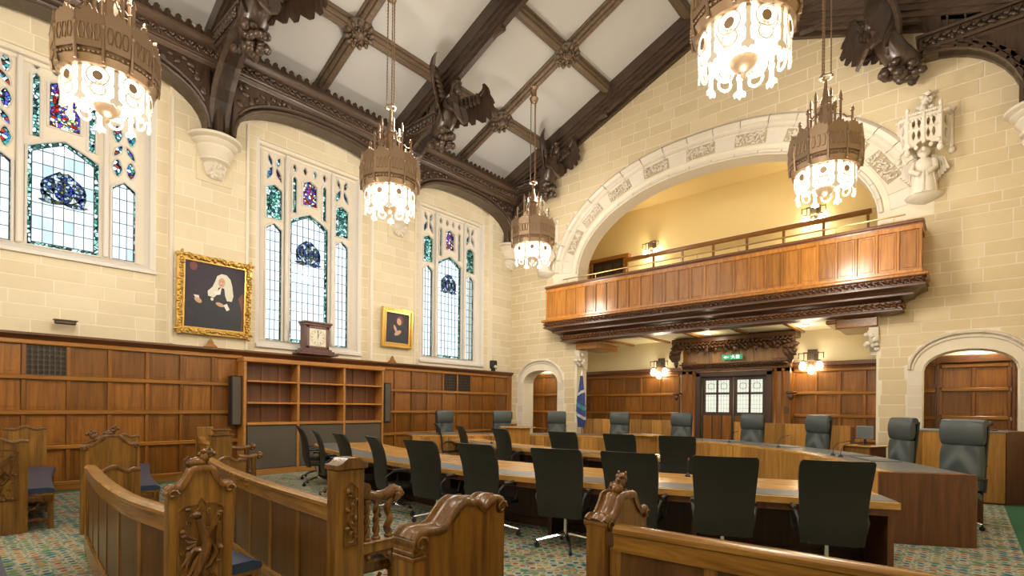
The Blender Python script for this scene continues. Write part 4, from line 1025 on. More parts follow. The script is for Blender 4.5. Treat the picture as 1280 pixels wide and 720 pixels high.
# ---------------------------------------------------------- canopied stone niches beside the arch
def niche(y, lab):
    t = thing('stone_niche', lab, 'stone carving', (XA, y, 6.0))
    X = XA
    ob('pedestal', M().lathe([(.02, 0), (.18, .05), (.30, .10), (.34, .16), (.30, .2), (.02, .2)], (X, y, 5.98), 14, PI/2, 3*PI/2), ST_T, t, smooth=40)
    b = M(); rings = []
    for (z, r, q) in ((6.15, .24, .2), (6.35, .22, .19), (6.6, .17, .17), (6.75, .19, .16), (6.86, .14, .12), (6.92, .06, .06)):
        rings.append([Vector((X-.16+q*math.cos(k*PI/6), y+r*math.sin(k*PI/6), z)) for k in range(12)])
    b.loft(rings)
    for s_ in (-1, 1): b.tube([(X-.2, y+s_*.17, 6.82), (X-.3, y+s_*.2, 6.62), (X-.36, y+s_*.05, 6.52)], .055, 7)
    for k in range(7): b.tube([(X-.34+abs(k-3)*.03, y-.15+k*.05, 6.6), (X-.36+abs(k-3)*.04, y-.2+k*.067, 6.17)], .022, 5)
    ob('robed_figure', b, ST_T, t, smooth=60)
    ob('head', M().ball((X-.2, y, 7.0), (.09, .085, .11), 10, 8).ball((X-.16, y, 7.03), (.11, .12, .11), 10, 6).ball((X-.29, y, 6.99), (.018, .014, .022), 5, 4), ST_T, t, smooth=60)
    for s_ in (-1, 1):
        w_ = M()
        for k in range(6): w_.loft([[Vector((X-.1-dx_, y+s_*(.14+.035*k)+e, 6.95-.02*k)) for dx_, e in ((0, -.02), (0, .02), (.04, .02), (.04, -.02))], [Vector((X-.1-dx_, y+s_*(.16+.045*k)+e, 6.35+.05*k)) for dx_, e in ((0, -.03), (0, .03), (.04, .03), (.04, -.03))]])
        ob('wing', w_, ST_T, t)
    # canopy: pierced three sided hood
    fr = frame((X-.36, y, 7.12), (0, -1, 0), (0, 0, 1))
    hs = []
    for p in range(2):
        for q in range(2):
            for g in (-.045, .045): hs.append(leaf_poly(-.12+.24*p+g, .22+.24*q, .024, .09))
    arch = [(-.14, 0), (-.10, .06), (0, .10), (.10, .06), (.14, 0)]
    face = [(-.24, -.05), (-.22, 0)]+arch[1:-1]+[(.22, 0), (.24, -.05), (.26, 0), (.26, .62), (-.26, .62), (-.26, 0)]
    ob('canopy', M().plate([(-.26, 0)]+arch+[(.26, 0), (.26, .62), (-.26, .62)], hs, fr, -.03, .03), ST_T, t)
    for s_ in (-1, 1):
        f2 = frame((X-.18, y-s_*.34, 7.12), (s_*.40, -s_*.0-.0-.18*s_*s_, 0) if False else (-.36 if s_ < 0 else .36, -.16, 0), (0, 0, 1))
        ob('canopy_side', M().plate([(-.19, 0), (.19, 0), (.19, .60), (-.19, .60)], [leaf_poly(0, .2, .06, .10), leaf_poly(0, .45, .06, .10)], f2, -.02, .02), ST_T, t)
    m = M()
    for s_ in (-1, 1):
        m.box(X-.40, X-.34, y+s_*.27-.03, y+s_*.27+.03, 7.0, 7.85, .01); m.ball((X-.37, y+s_*.27, 7.0), (.06, .06, .08)); m.ball((X-.37, y+s_*.27, 7.9), (.035, .035, .07))
        m.box(X-.06, X, y+s_*.44-.03, y+s_*.44+.03, 7.0, 7.8, .01); m.ball((X-.03, y+s_*.44, 7.0), (.06, .06, .08)); m.ball((X-.03, y+s_*.44, 7.84), (.05, .07, .05))
    m.box(X-.38, X, y-.42, y+.42, 7.70, 7.76, .015)
    for q in range(5): m.ball((X-.40, y-.24+q*.12, 7.08+.06*math.cos(q*1.57)), (.03, .04, .05), 6, 4)
    for q in range(9): m.ball((X-.40, y-.24+q*.06, 7.66), (.02, .025, .03), 5, 4)
    m.box(X-.405, X-.37, y-.03, y+.03, 7.15, 7.80, .008).box(X-.40, X-.38, y-.26, y+.26, 7.44, 7.48, .006)
    R = random.Random(8)
    for k in range(16): m.ball((X-.38, y-.26+k*.035, 7.80), (.03, .025, .04), 5, 4)
    ob('pinnacles', m, ST_T, t, smooth=50)
    m = M().tube([(X-.12, y, 7.72), (X-.14, y+.03, 7.95), (X-.1, y-.02, 8.15), (X-.1, y, 8.3)], [.1, .07, .05, .04], 8)
    for k in range(16): m.ball((X-.12+R.uniform(-.05, .05), y+R.uniform(-.13, .13), 7.85+R.random()*.42), (.055, .06, .05), 6, 4)
    ob('finial', m, ST_T, t, smooth=60)
niche(.69, 'canopied pale stone figure carving right of the great arch')
niche(10.75, 'canopied pale stone figure carving left of the great arch, behind the far chandelier')
# ============================================================ chandeliers
def chandelier_proto():
    r = thing('chandelier', 'x', 'chandelier', (0, 0, 0), 0, 'large bronze chandeliers hanging from the roof')
    N = 12; kw = dict(world=False)
    R1 = .58
    rings = []
    for rad, z in ((.50, -.87), (.57, -.85), (.60, -.75), (.585, -.69), (.585, -.32), (.60, -.29), (.58, -.26), (.55, -.26), (.55, -.82)):
        rings.append([Vector((rad*math.cos(2*PI*k/24), rad*math.sin(2*PI*k/24), z)) for k in range(24)])
    ob('crown_band', M().loft(rings, True, False), BRONZE, r, smooth=30, **kw)
    for k in range(N):
        a = 2*PI*k/N; fr = RZ(a) @ T(.59, 0, 0) @ frame((0, 0, 0), (0, 1, 0), (0, 0, 1))
        m = M().prism([(-.14, -.66), (.14, -.66), (.15, -.22), (.125, -.17), (.10, -.20), (.07, -.13), (.035, -.16), (0, -.08), (-.035, -.16), (-.07, -.13), (-.10, -.20), (-.125, -.17), (-.15, -.22)], fr, -.02, .015)
        for q in range(3): m.tube([fr @ Vector(((q-1)*.085+.035*math.cos(g*PI/3), -.46+.12*math.sin(g*PI/3), .019)) for g in range(6)], .010, 4, True)
        for q in range(5): m.ball(fr @ Vector(((q-2)*.055, -.72, .015)), (.022, .022, .022), 5, 4)
        ob('crest_panel', m, BRONZE, r, **kw)
    for k in range(N):
        a = 2*PI*(k+.5)/N; c, s_ = math.cos(a), math.sin(a)
        m = M().tube([(.60*c, .60*s_, -.83), (.625*c, .625*s_, -.55), (.61*c, .61*s_, -.27), (.60*c, .60*s_, -.16)], [.024, .018, .024, .01], 5); m.ball((.62*c, .62*s_, -.36), (.03, .03, .05), 5, 4)
        ob('buttress', m, BRONZE, r, smooth=50, **kw)
    NG = 8
    for k in range(NG):
        a0, a1 = 2*PI*(k+.04)/NG, 2*PI*(k+.96)/NG; rg = []
        for rad, z in ((.49, -.85), (.46, -1.0), (.34, -1.10), (.14, -1.15)):
            rg.append([Vector((rad*math.cos(a0+(a1-a0)*j/4), rad*math.sin(a0+(a1-a0)*j/4), z)) for j in range(5)])
        ob('glass_panel', M().loft(rg, False, False), GLOW, r, smooth=60, **kw)
    for k in range(NG):
        a = 2*PI*(k+.5)/NG; fr = RZ(a) @ T(.51, 0, -.98) @ frame((0, 0, 0), (0, 1, 0), (0, 0, 1))
        ov = M().tube([fr @ Vector((.125*math.cos(q*PI/8), .125*math.sin(q*PI/8), 0)) for q in range(16)], .014, 5, True)
        ov.tube([fr @ Vector((.085*math.cos(q*PI/6), .085*math.sin(q*PI/6), .0)) for q in range(12)], .009, 5, True)
        ob('oval_fret', ov, WHITE_METAL, r, smooth=60, **kw)
        ob('roundel', M().prism([(.06*math.cos(q*PI/6), .065*math.sin(q*PI/6)) for q in range(12)], fr, -.01, .01), BRONZE, r, **kw)
        fr2 = RZ(a) @ T(.49, 0, -1.15) @ frame((0, 0, 0), (0, 1, 0), (0, 0, 1))
        ob('ring_pendant', M().tube([fr2 @ Vector((.085*math.cos(q*PI/6), .085*math.sin(q*PI/6), 0)) for q in range(12)], .018, 5, True), WHITE_METAL, r, smooth=60, **kw)
        fr3 = RZ(a+PI/NG) @ T(.51, 0, -.85) @ frame((0, 0, 0), (0, 1, 0), (0, 0, 1))
        ob('drop', M().prism([(-.03, 0), (.03, 0), (.025, -.18), (.045, -.22), (.025, -.26), (.03, -.38), (.075, -.42), (.07, -.47), (.03, -.46), (0, -.50), (-.03, -.46), (-.07, -.47), (-.075, -.42), (-.03, -.38), (-.025, -.26), (-.045, -.22), (-.025, -.18)], fr3, -.012, .012), WHITE_METAL, r, **kw)
    ob('bottom_bowl', M().lathe([(.15, -1.13), (.17, -1.16), (.14, -1.23), (.07, -1.29), (.03, -1.31), (.035, -1.35), (.005, -1.39)], n=16), BRONZE, r, smooth=50, **kw)
    ob('inner_disc', M().lathe([(.17, -1.06), (.05, -1.11), (.05, -1.14)], n=14), BRONZE, r, smooth=50, **kw)
    ob('turret', M().lathe([(.57, -.30), (.30, -.16), (.12, -.08), (.12, .38), (.15, .42), (.11, .46), (.06, .64), (.03, .82)], n=10), BRONZE, r, smooth=30, **kw)
    for k in range(6):
        a = 2*PI*k/6; c, s_ = math.cos(a), math.sin(a)
        for rad, h in ((.44, .30), (.25, .66)):
            m = M().tube([(rad*c, rad*s_, -.26), (rad*c, rad*s_, h*.7), (rad*c, rad*s_, h*.86), (rad*c, rad*s_, h)], [.022, .022, .03, .008], 6); m.ball((rad*c, rad*s_, h*.72), (.04, .04, .025), 6, 4)
            m.tube([(rad*c, rad*s_, h*.35), ((rad-.09)*c, (rad-.09)*s_, h*.38), ((rad-.15)*c, (rad-.15)*s_, h*.65)], .014, 4)
            ob('pinnacle', m, BRONZE, r, smooth=50, **kw)
    m = M().tube([(0, 0, .75), (0, 0, .95)], .03, 6)
    m.tube([(.10*math.cos(k*PI/6), .10*math.sin(k*PI/6), 1.0) for k in range(12)], .018, 5, True)
    for k in range(3): a = 2*PI*k/3; m.ball((.1*math.cos(a), .1*math.sin(a), 1.0), .035, 6, 4)
    ob('suspension_ring', m, BRONZE, r, smooth=50, **kw)
    L_ = 3.68
    for k in range(3):
        a = 2*PI*k/3; x, y = .09*math.cos(a), .09*math.sin(a)
        m = M().tube([(x, y, 1.0), (x*.8, y*.8, L_-.3)], .011, 5)
        for q in range(33): m.ball((x*.95, y*.95, 1.05+q*.07), (.018, .018, .025), 5, 3)
        ob('chain', m, BRONZE, r, **kw)
    ob('ceiling_rose', M().lathe([(.02, L_-.42), (.10, L_-.38), (.13, L_-.28), (.07, L_-.22), (.08, L_-.02), (.12, L_+.02)], n=12), BRONZE, r, smooth=50, **kw)
    return r
cp = chandelier_proto()
CH = [((1.73, 9.33), 'lit bronze chandelier at top left in front of the first window'),
      ((6.60, 9.33), 'lit bronze chandelier hanging between the second and third windows'),
      ((11.47, 9.33), 'smallest, farthest lit bronze chandelier beside the left end of the great arch'),
      ((6.60, 2.07), 'largest lit bronze chandelier cut off by the top edge right of centre'),
      ((11.47, 2.07), 'lit bronze chandelier over the right side of the balcony'),
      ((1.73, 2.07), 'lit bronze chandelier above and behind the viewer'),
      ((-3.13, 9.33), 'lit bronze chandelier behind the viewer on the window side'), ((-3.13, 2.07), 'lit bronze chandelier behind the viewer on the right side')]
for k, ((x, y), lab) in enumerate(CH):
    z = 7.02; zr = .13*k
    if k == 0: cp.location = (x, y, z); cp['label'] = lab; o = cp
    else: o = dup(cp, (x, y, z), zr, lab)
    lamp('chandelier_lamp', (x, y, z-2.2), LAMP_W, (1, .90, .76), .3)
    lamp('chandelier_uplight', (x+.32, y, z+.75), UP_W, (1, .90, .78), .25)
# ---------------------------------------------------------- wall sconces
def sconce(x, y, z, lab, pw):
    r = thing('wall_sconce', lab, 'wall lamp', (x, y, z), 0, 'lit three-branch wall sconces')
    ob('back_plate', M().box(-.03, 0, -.12, .12, .0, .40, .01), BRONZE_D, r, world=False)
    fr = frame((-.16, 0, .2), (0, -1, 0), (0, 0, 1))
    m = M()
    for k in range(-2, 3): m.tube([(-.20, k*.085, .02), (-.20, k*.085, .30)], .012, 5)
    m.box(-.215, -.185, -.19, .19, .27, .31, .005).box(-.215, -.185, -.19, .19, .05, .08, .005).box(-.20, 0, -.02, .02, .22, .26).box(-.22, -.18, -.09, .09, .08, .27, .008)
    for s_ in (-1, 1): m.tube([(-.2, s_*.3, .14), (-.2, s_*.3, .3)], .014, 5); m.box(-.212, -.188, s_*.19, s_*.3, .27, .29)
    ob('bracket_frame', m, BRONZE_D, r, world=False)
    for k, (yy, zz) in enumerate(((-.20, -.07), (.20, -.07), (0, -.18))):
        g = ob('glass_shade', M().lathe([(.035, .12), (.07, .06), (.085, -.02), (.06, -.09), (.01, -.11)], (-.2, yy, zz), 10), GLOWS, r, smooth=60, world=False)
        ob('shade_collar', M().tube([(-.2, yy, zz+.11), (-.2, yy, zz+.17)], .03, 6), BRONZE_D, r, world=False)
    lamp('sconce_lamp', (x-.34, y, z-.12), pw, (1, .80, .50), .08)
sconce(16.08, 7.55, 2.85, 'lit wall sconce in the recess left of the glazed doors', SCONCE_W)
sconce(16.08, 3.16, 2.85, 'lit wall sconce in the recess right of the glazed doors', SCONCE_W)
sconce(16.95, 8.32, 7.10, 'lit wall sconce in the gallery at its left side', SCONCE_W*2.2)
sconce(16.95, 3.30, 7.10, 'lit wall sconce in the gallery at its right side', SCONCE_W*2.2)
for y in (5.6, 3.1):
    t = thing('ceiling_spotlight', 'small round downlight in the recess ceiling %s' % ('left of the exit sign' if y > 5 else 'right of the exit sign'), 'ceiling light', (14.9, y, 3.78))
    ob('rim', M().lathe([(.09, -.02), (.10, .0), (.11, .0)], (14.9, y, 3.77), 14), WHITE_METAL, t); ob('lens', M().lathe([(.001, -.0), (.088, -.001), (.088, .01)], (14.9, y, 3.75), 14), SPOT, t)
    lamp('spot_lamp', (14.9, y, 3.6), SCONCE_W*.5, (1, .85, .6), .06)
# ============================================================ things on the window wall
def bookcase():
    Yf, Yb = 12.0, YW
    X0, X1 = 4.68, 8.34
    t = thing('bookcase', 'empty three-bay oak bookcase with grey cloth panels below the clock', 'bookcase', ((X0+X1)/2, 12.2, 0))
    div = [4.74, 5.93, 7.15, 8.29]
    ob('side', M().box(X0, X0+.06, Yf, Yb, 0, 2.60, .008), SHELFW, t); ob('side', M().box(X1-.05, X1, Yf, Yb, 0, 2.60, .008), SHELFW, t)
    ob('top', M().box(X0-.02, X1+.02, Yf-.02, Yb, 2.56, 2.66, .012), SHELFW, t)
    for x in div[1:-1]: ob('upright', M().box(x-.03, x+.03, Yf, Yb, 0, 2.57, .008), SHELFW, t)
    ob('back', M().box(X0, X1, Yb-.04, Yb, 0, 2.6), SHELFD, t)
    for a, b_ in zip(div, div[1:]):
        for z in (2.13, 1.64): ob('shelf', M().box(a+.02, b_-.02, Yf+.01, Yb-.03, z-.02, z+.02, .006), SHELFW, t)
        ob('shelf', M().box(a+.02, b_-.02, Yf+.0, Yb-.03, 1.14, 1.20, .008), SHELFW, t)
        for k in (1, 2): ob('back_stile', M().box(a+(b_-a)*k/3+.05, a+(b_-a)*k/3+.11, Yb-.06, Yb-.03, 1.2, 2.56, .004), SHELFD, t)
        ob('cloth_panel', M().box(a+.03, b_-.03, Yf+.03, Yf+.05, .14, 1.13, .008), CLOTH, t)
    ob('plinth', M().box(X0, X1, Yf+.01, Yb, 0, .13, .01), SHELFW, t)
bookcase()
for x, lab in ((4.56, 'tall dark column loudspeaker at the left side of the bookcase'), (8.52, 'tall dark column loudspeaker at the right side of the bookcase')):
    t = thing('column_loudspeaker', lab, 'loudspeaker', (x, 12.2, 1.15))
    ob('cabinet', M().box(x-.10, x+.10, 12.08, 12.30, 1.13, 2.24, .02), PLAS, t); ob('grille', M().box(x-.085, x+.085, 12.065, 12.082, 1.16, 2.21, .008), CLOTH, t)
    ob('edge_strip', M().box(x+.085, x+.10, 12.06, 12.08, 1.13, 2.24), BRONZE_D, t); ob('wall_bracket', M().box(x-.03, x+.03, 12.29, 12.36, 1.4, 1.5).box(x-.03, x+.03, 12.29, 12.36, 1.9, 2.0), PLAS, t)
CLK = wood('clock_mahogany', (.08, .035, .03), (.16, .075, .06), 'Z', .3, .1); DIAL = plain('silvered_dial', (.66, .64, .52), .5, .2)
ck = thing('bracket_clock', 'dark wooden bracket clock with a square pale dial on the dado cap', 'clock', (6.42, 12.2, 2.84))
def cb(x0, x1, y0, z0, z1, c=.012): return M().box(6.44+x0, 6.44+x1, y0, 12.34, z0, z1, c)
ob('base', cb(-.52, .52, 11.98, 2.84, 2.89).join(cb(-.44, .44, 12.02, 2.89, 2.95)).join(cb(-.38, .38, 12.05, 2.95, 3.0)), CLK, ck)
ob('case', cb(-.32, .32, 12.08, 3.0, 3.58).join(cb(-.30, -.22, 12.05, 3.0, 3.56)).join(cb(.22, .30, 12.05, 3.0, 3.56)).join(cb(-.3, .3, 12.05, 3.49, 3.56)).join(cb(-.3, .3, 12.05, 3.0, 3.06)), CLK, ck)
ob('cornice', cb(-.35, .35, 12.04, 3.56, 3.61).join(cb(-.38, .38, 12.02, 3.61, 3.66)), CLK, ck)
ob('dial', M().box(6.44-.215, 6.44+.215, 12.065, 12.08, 3.06, 3.49), DIAL, ck)
FK = frame((6.44, 12.064, 3.275), (1, 0, 0), (0, 0, 1)); m = M()
for k in range(12):
    a = k*PI/6; c, s_ = math.sin(a), math.cos(a); n_ = (3 if k == 0 else 1+k % 2)
    for q in range(n_):
        off = (q-(n_-1)/2)*.016; p0 = Vector((c*.125+s_*off, s_*.125-c*off, 0)); p1 = Vector((c*.17+s_*off, s_*.17-c*off, 0)); m.tube([FK @ p0, FK @ p1], .004, 4)
m.tube([FK @ Vector((.19*math.cos(q*PI/12), .19*math.sin(q*PI/12), 0)) for q in range(24)], .003, 4, True)
ob('hour_marks', m, PLAS, ck)
ob('hand', M().tube([FK @ Vector((0, -.03, .004)), FK @ Vector((.0, .16, .004))], .005, 4), PLAS, ck); ob('hand', M().tube([FK @ Vector((0, 0, .004)), FK @ Vector((.03, .095, .004))], .006, 4), PLAS, ck)
# ---------------------------------------------------------- paintings
def sw(name, pts, mt, par, fr, d=.004, sub=0): return ob(name, M().prism(pts, fr, 0, d), mt, par)
def oval(cx, cy, a, b_, n=14, rot=0): return [(cx+a*math.cos(2*PI*k/n)*math.cos(rot)-b_*math.sin(2*PI*k/n)*math.sin(rot), cy+a*math.cos(2*PI*k/n)*math.sin(rot)+b_*math.sin(2*PI*k/n)*math.cos(rot)) for k in range(n)]
CV = stone('canvas_dark', (.035, .036, .052), (.085, .072, .088), sc=2, bump=.02); ROBE = plain('painted_robe', (.018, .022, .032), .5); SKIN = plain('painted_skin', (.55, .33, .22), .5); WIG = plain('painted_wig', (.62, .62, .52), .5)
LACE = plain('painted_lace', (.75, .72, .66), .5); RED = plain('painted_dull_red', (.16, .05, .04), .5)
def picture(x0, x1, z0, z1, fwid, lab, ornate, tilt=.05, off=.06):
    w_, h = x1-x0, z1-z0
    t = thing('framed_painting', lab, 'painting', ((x0+x1)/2, YW, z0))
    fr = frame(((x0+x1)/2, YW-off, z0), (1, 0, 0), (0, -math.sin(tilt), math.cos(tilt)))
    hw = w_/2; O = [(-hw, 0), (hw, 0), (hw, h), (-hw, h)]
    def insr(d): return [(-hw+d, d), (hw-d, d), (hw-d, h-d), (-hw+d, h-d)]
    m = M().plate(insr(.01), [insr(fwid)], fr, 0, .03).plate(insr(.02), [insr(fwid*.45)], fr, .03, .07).plate(insr(fwid*.8), [insr(fwid)], fr, .03, .05)
    ob('frame', m, GOLD, t)
    ob('wall_batten', M().box(x0+.1, x1-.1, YW-off-.0, YW, z0+.03, z0+.12), DARKW, t)
    if ornate:
        m = M(); R = random.Random(2); per = [((-hw, .07), (1, 0), w_), ((-hw, h-.07), (1, 0), w_), ((-hw+.07, 0), (0, 1), h), ((hw-.07, 0), (0, 1), h)]
        for (px_, py_), (dx, dy_), L_ in per:
            n = int(L_/.055)
            for k in range(n+1):
                c = fr @ Vector((px_+dx*L_*k/n+R.uniform(-.03, .03)*(dy_ != 0), py_+dy_*L_*k/n+R.uniform(-.03, .03)*(dx != 0), .06))
                m.ball(c, (.055, .030, .045), 6, 4, fr.to_3x3() @ Matrix.Rotation(R.uniform(0, PI), 3, 'Z'))
            for k in range(int(L_/.16)):
                s0 = .08+k*.16; c0 = Vector((px_+dx*s0, py_+dy_*s0, .07))
                m.tube([fr @ (c0+Vector((.055*math.cos(q*.9)*(1-q*.12), .055*math.sin(q*.9)*(1-q*.12), 0))) for q in range(7)], .016, 5)
        ob('gilt_carving', m, GOLD, t, smooth=60)
    else:
        m = M(); n = 14
        for zz in (fwid*.25, h-fwid*.25):
            for k in range(n): m.ball(fr @ Vector((-hw+fwid*.3+(w_-fwid*.6)*k/(n-1), zz, .065)), (.03, .02, .015), 5, 4)
        ob('gilt_carving', m, GOLD, t, smooth=60)
    c_ = ob('canvas', M().prism(insr(fwid*.98), fr, .005, .015), CV, t)
    return t, fr, w_, h
t, fr, w_, h = picture(3.42, 4.92, 3.08, 4.78, .16, 'large portrait of a seated robed figure in a full wig, ornate gilt frame', True)
cf = lambda z=.016: fr @ T(0, 0, z)
sw('painted_robe', [(-.45, .17), (.55, .17), (.56, .6), (.48, .85), (.30, 1.05), (.10, 1.1), (-.08, 1.0), (-.20, .86), (-.50, .70), (-.55, .55), (-.40, .48)], ROBE, t, cf(), .001)
sw('painted_wig', [(-.14, .86), (-.02, .84), (.04, .92), (.06, 1.06), (.10, 1.08), (.18, 1.06), (.20, .90), (.24, .80), (.34, .80), (.37, .92), (.34, 1.14), (.30, 1.28), (.22, 1.36), (.12, 1.37), (.03, 1.31), (-.01, 1.18), (-.06, 1.06), (-.15, .96)], WIG, t, cf(.017), .001)
sw('painted_face', oval(.125, 1.18, .07, .105, rot=-.1), SKIN, t, cf(.018), .001)
for q in (-.028, .03): sw('painted_eye', oval(.12+q, 1.205, .012, .006), RED, t, cf(.020), .001)
sw('painted_mouth', oval(.115, 1.125, .022, .006), RED, t, cf(.020), .001); sw('painted_nose', [(.105, 1.15), (.125, 1.15), (.118, 1.195)], WIG, t, cf(.0195), .0005)
sw('painted_medal', oval(-.06, .80, .03, .035), WIG, t, cf(.019), .001); sw('painted_chair', [(.45, .17), (.62, .17), (.62, .95), (.55, 1.0), (.48, .9)], RED, t, cf(.0155), .0005)
sw('painted_collar', [(-.05, .96), (.04, .98), (.13, 1.1), (.10, .92), (.02, .90)], LACE, t, cf(.018), .001)
sw('painted_hand', oval(-.33, .74, .08, .05, rot=-.6), SKIN, t, cf(.018), .001); sw('painted_hand', oval(.10, .70, .09, .04, rot=-.3), SKIN, t, cf(.018), .001); sw('painted_cuff', [(.17, .70), (.24, .74), (.30, .62), (.24, .58)], LACE, t, cf(.018), .001); sw('painted_cuff', [(-.42, .84), (-.32, .84), (-.30, .77), (-.36, .76)], LACE, t, cf(.018), .001)
sw('painted_shadow_head', oval(-.43, 1.50-.06, .07, .09), RED, t, cf(.017), .001)
t, fr, w_, h = picture(8.42, 9.50, 3.26, 4.40, .15, 'small dark painting of a half-length figure with clasped hands, plain gilt frame', False)
sw('painted_cloak', [(-.30, .17), (.30, .17), (.34, .45), (.22, .60), (.05, .66), (-.14, .58), (-.28, .42)], ROBE, t, cf(), .001)
sw('painted_head', oval(.06, .76, .075, .10, rot=.3), SKIN, t, cf(.018), .001); sw('painted_hair', oval(.10, .80, .11, .13, rot=.3), RED, t, cf(.017), .0005); sw('painted_hand', oval(.03, .44, .13, .06, rot=.5), SKIN, t, cf(.018), .001); sw('painted_hand', oval(-.06, .55, .04, .12, rot=.5), SKIN, t, cf(.018), .001)
t = thing('wall_uplighter', 'small dark brown box fitting on the wall below the first window', 'wall fitting', (1.7, YW, 3.06))
ob('body', M().box(1.55, 1.85, YW-.12, YW, 3.03, 3.10, .015), BRONZE_D, t); ob('lip', M().box(1.53, 1.87, YW-.14, YW, 3.09, 3.11, .005), BRONZE_D, t)
t = thing('security_camera', 'small black camera housing on the dado cap in the far corner', 'camera', (13.0, YW-.1, 2.84))
ob('housing', M().box(12.9, 13.12, YW-.18, YW-.0, 2.92, 3.20, .02), PLAS, t); ob('lens', M().ball((13.0, YW-.2, 2.98), (.06, .05, .06), 10, 8), DIAL, t, smooth=60); ob('foot', M().box(12.95, 13.06, YW-.14, YW-.04, 2.84, 2.93), PLAS, t)
# ============================================================ office chairs
def seatback(m, prof, w0, th_=.035, n=7, curve=.03):
    """prof: (x, z, halfwidth); slightly wrapped"""
    fr_, bk_ = [], []
    for x, z, hw in prof:
        fr_.append([Vector((x+curve*(abs(j/(n-1)*2-1)**2), (j/(n-1)*2-1)*hw, z)) for j in range(n)])
        bk_.append([v-Vector((th_, 0, 0)) for v in fr_[-1]])
    rings = [a+b_[::-1] for a, b_ in zip(fr_, bk_)]
    return m.loft(rings)
def star_base(r, n, rad=.33):
    m = M()
    for k in range(n):
        a = 2*PI*k/n+.5; c, s_ = math.cos(a), math.sin(a)
        ob('foot', M().tube([(0, 0, .16), (rad*c, rad*s_, .085)], [.028, .016], 6, sc=(1, .8)), CHROME, r, smooth=50, world=False)
        ob('caster', M().tube([(rad*c-.014*s_, rad*s_+.014*c, .032), (rad*c+.014*s_, rad*s_-.014*c, .032)], .032, 10).tube([(rad*c, rad*s_, .03), (rad*c, rad*s_, .09)], .012, 6), PLAS, r, smooth=40, world=False)
def chair_proto():
    r = thing('office_chair', 'x', 'chair', (0, 0, 0), 0, 'black leather conference chairs')
    b = seatback(M(), [(-.20, .38, .255), (-.23, .50, .262), (-.235, .62, .265), (-.245, .75, .272), (-.265, .88, .282), (-.30, 1.0, .29), (-.34, 1.09, .292), (-.37, 1.135, .288), (-.385, 1.155, .27)], 0, .03)
    ob('backrest', b, BLK, r, smooth=50, world=False)
    s_ = M(); rg = []
    for x, z, hw in ((-.22, .43, .20), (-.18, .455, .225), (0, .455, .235), (.18, .465, .23), (.24, .455, .22), (.27, .43, .20)):
        rg.append([Vector((x, y*hw, z+(0 if abs(y) < .9 else -.01))) for y in (-1, -.5, 0, .5, 1)]+[Vector((x, y*hw, z-.055)) for y in (1, .5, 0, -.5, -1)])
    ob('seat', s_.loft(rg), BLK, r, smooth=50, world=False)
    for q in (-1, 1):
        ob('armrest', M().tube([(-.20, q*.25, .46), (-.22, q*.275, .60), (-.12, q*.285, .67), (.06, q*.285, .67), (.15, q*.28, .60), (.12, q*.26, .45)], .014, 6).tube([(-.14, q*.285, .685), (.08, q*.285, .685)], .02, 6), PLAS, r, smooth=60, world=False)
    ob('column', M().tube([(0, 0, .13), (0, 0, .40)], .022, 8).tube([(0, 0, .38), (0, 0, .41)], .07, 8), CHROME, r, smooth=40, world=False)
    star_base(r, 4)
    return r
CC = (17.28, 5.85)
cp2 = chair_proto()
near = [(5.33, .86, 'nearest black chair, at the right end of the front table before the bench end'), (5.01, 1.71, 'second black chair from the right end of the front table'),
        (4.75, 2.57, 'third black chair from the right, behind the foreground pew finial'), (4.57, 3.35, 'black chair at the front table with its polished star base in view'),
        (4.41, 4.42, 'black chair at the front table directly behind the scroll-topped pew end'), (4.34, 5.38, 'black chair at the front table, sixth from the right end'),
        (4.34, 6.44, 'black chair at the front table beside the pew arm with balusters'), (4.43, 7.50, 'black chair at the front table partly behind the carved pew post'),
        (4.62, 8.60, 'black chair near the left end of the front table, back turned to the bookcase'), (4.98, 9.90, 'second black chair from the left end, seen in profile against the bookcase cloth'),
        (5.42, 10.85, 'leftmost black chair at the front table, seen in profile against the bookcase')]
first = True
for k, (x, y, lab) in enumerate(near):
    a = math.atan2(CC[1]-y, CC[0]-x)+(.0, .06, -.05, .08, -.04, .05, -.25, -.1, -.18, .0, .06)[k]
    x += .30*math.cos(a); y += .30*math.sin(a)
    if first: cp2.location = (x, y, 0); cp2.rotation_euler = (0, 0, a); cp2['label'] = lab; first = False
    else: dup(cp2, (x, y, 0), a, lab)
for k, (x, y, lab) in enumerate([(8.07, 3.51, 'rightmost black chair of the second row, in front of the bench'), (7.88, 4.45, 'black chair of the second row, second from its right end'), (7.78, 5.56, 'black chair in the middle of the second row'),
        (7.88, 7.20, 'black chair of the second row turned in front of the lectern'), (8.25, 8.79, 'black chair of the second row, second from its left end'), (8.97, 10.46, 'leftmost black chair of the second row, below the first judge chair')]):
    a = math.atan2(CC[1]-y, CC[0]-x)+(.05, -.05, .06, -.12, -.15, -.1)[k]; dup(cp2, (x+.3*math.cos(a), y+.3*math.sin(a), 0), a, lab)
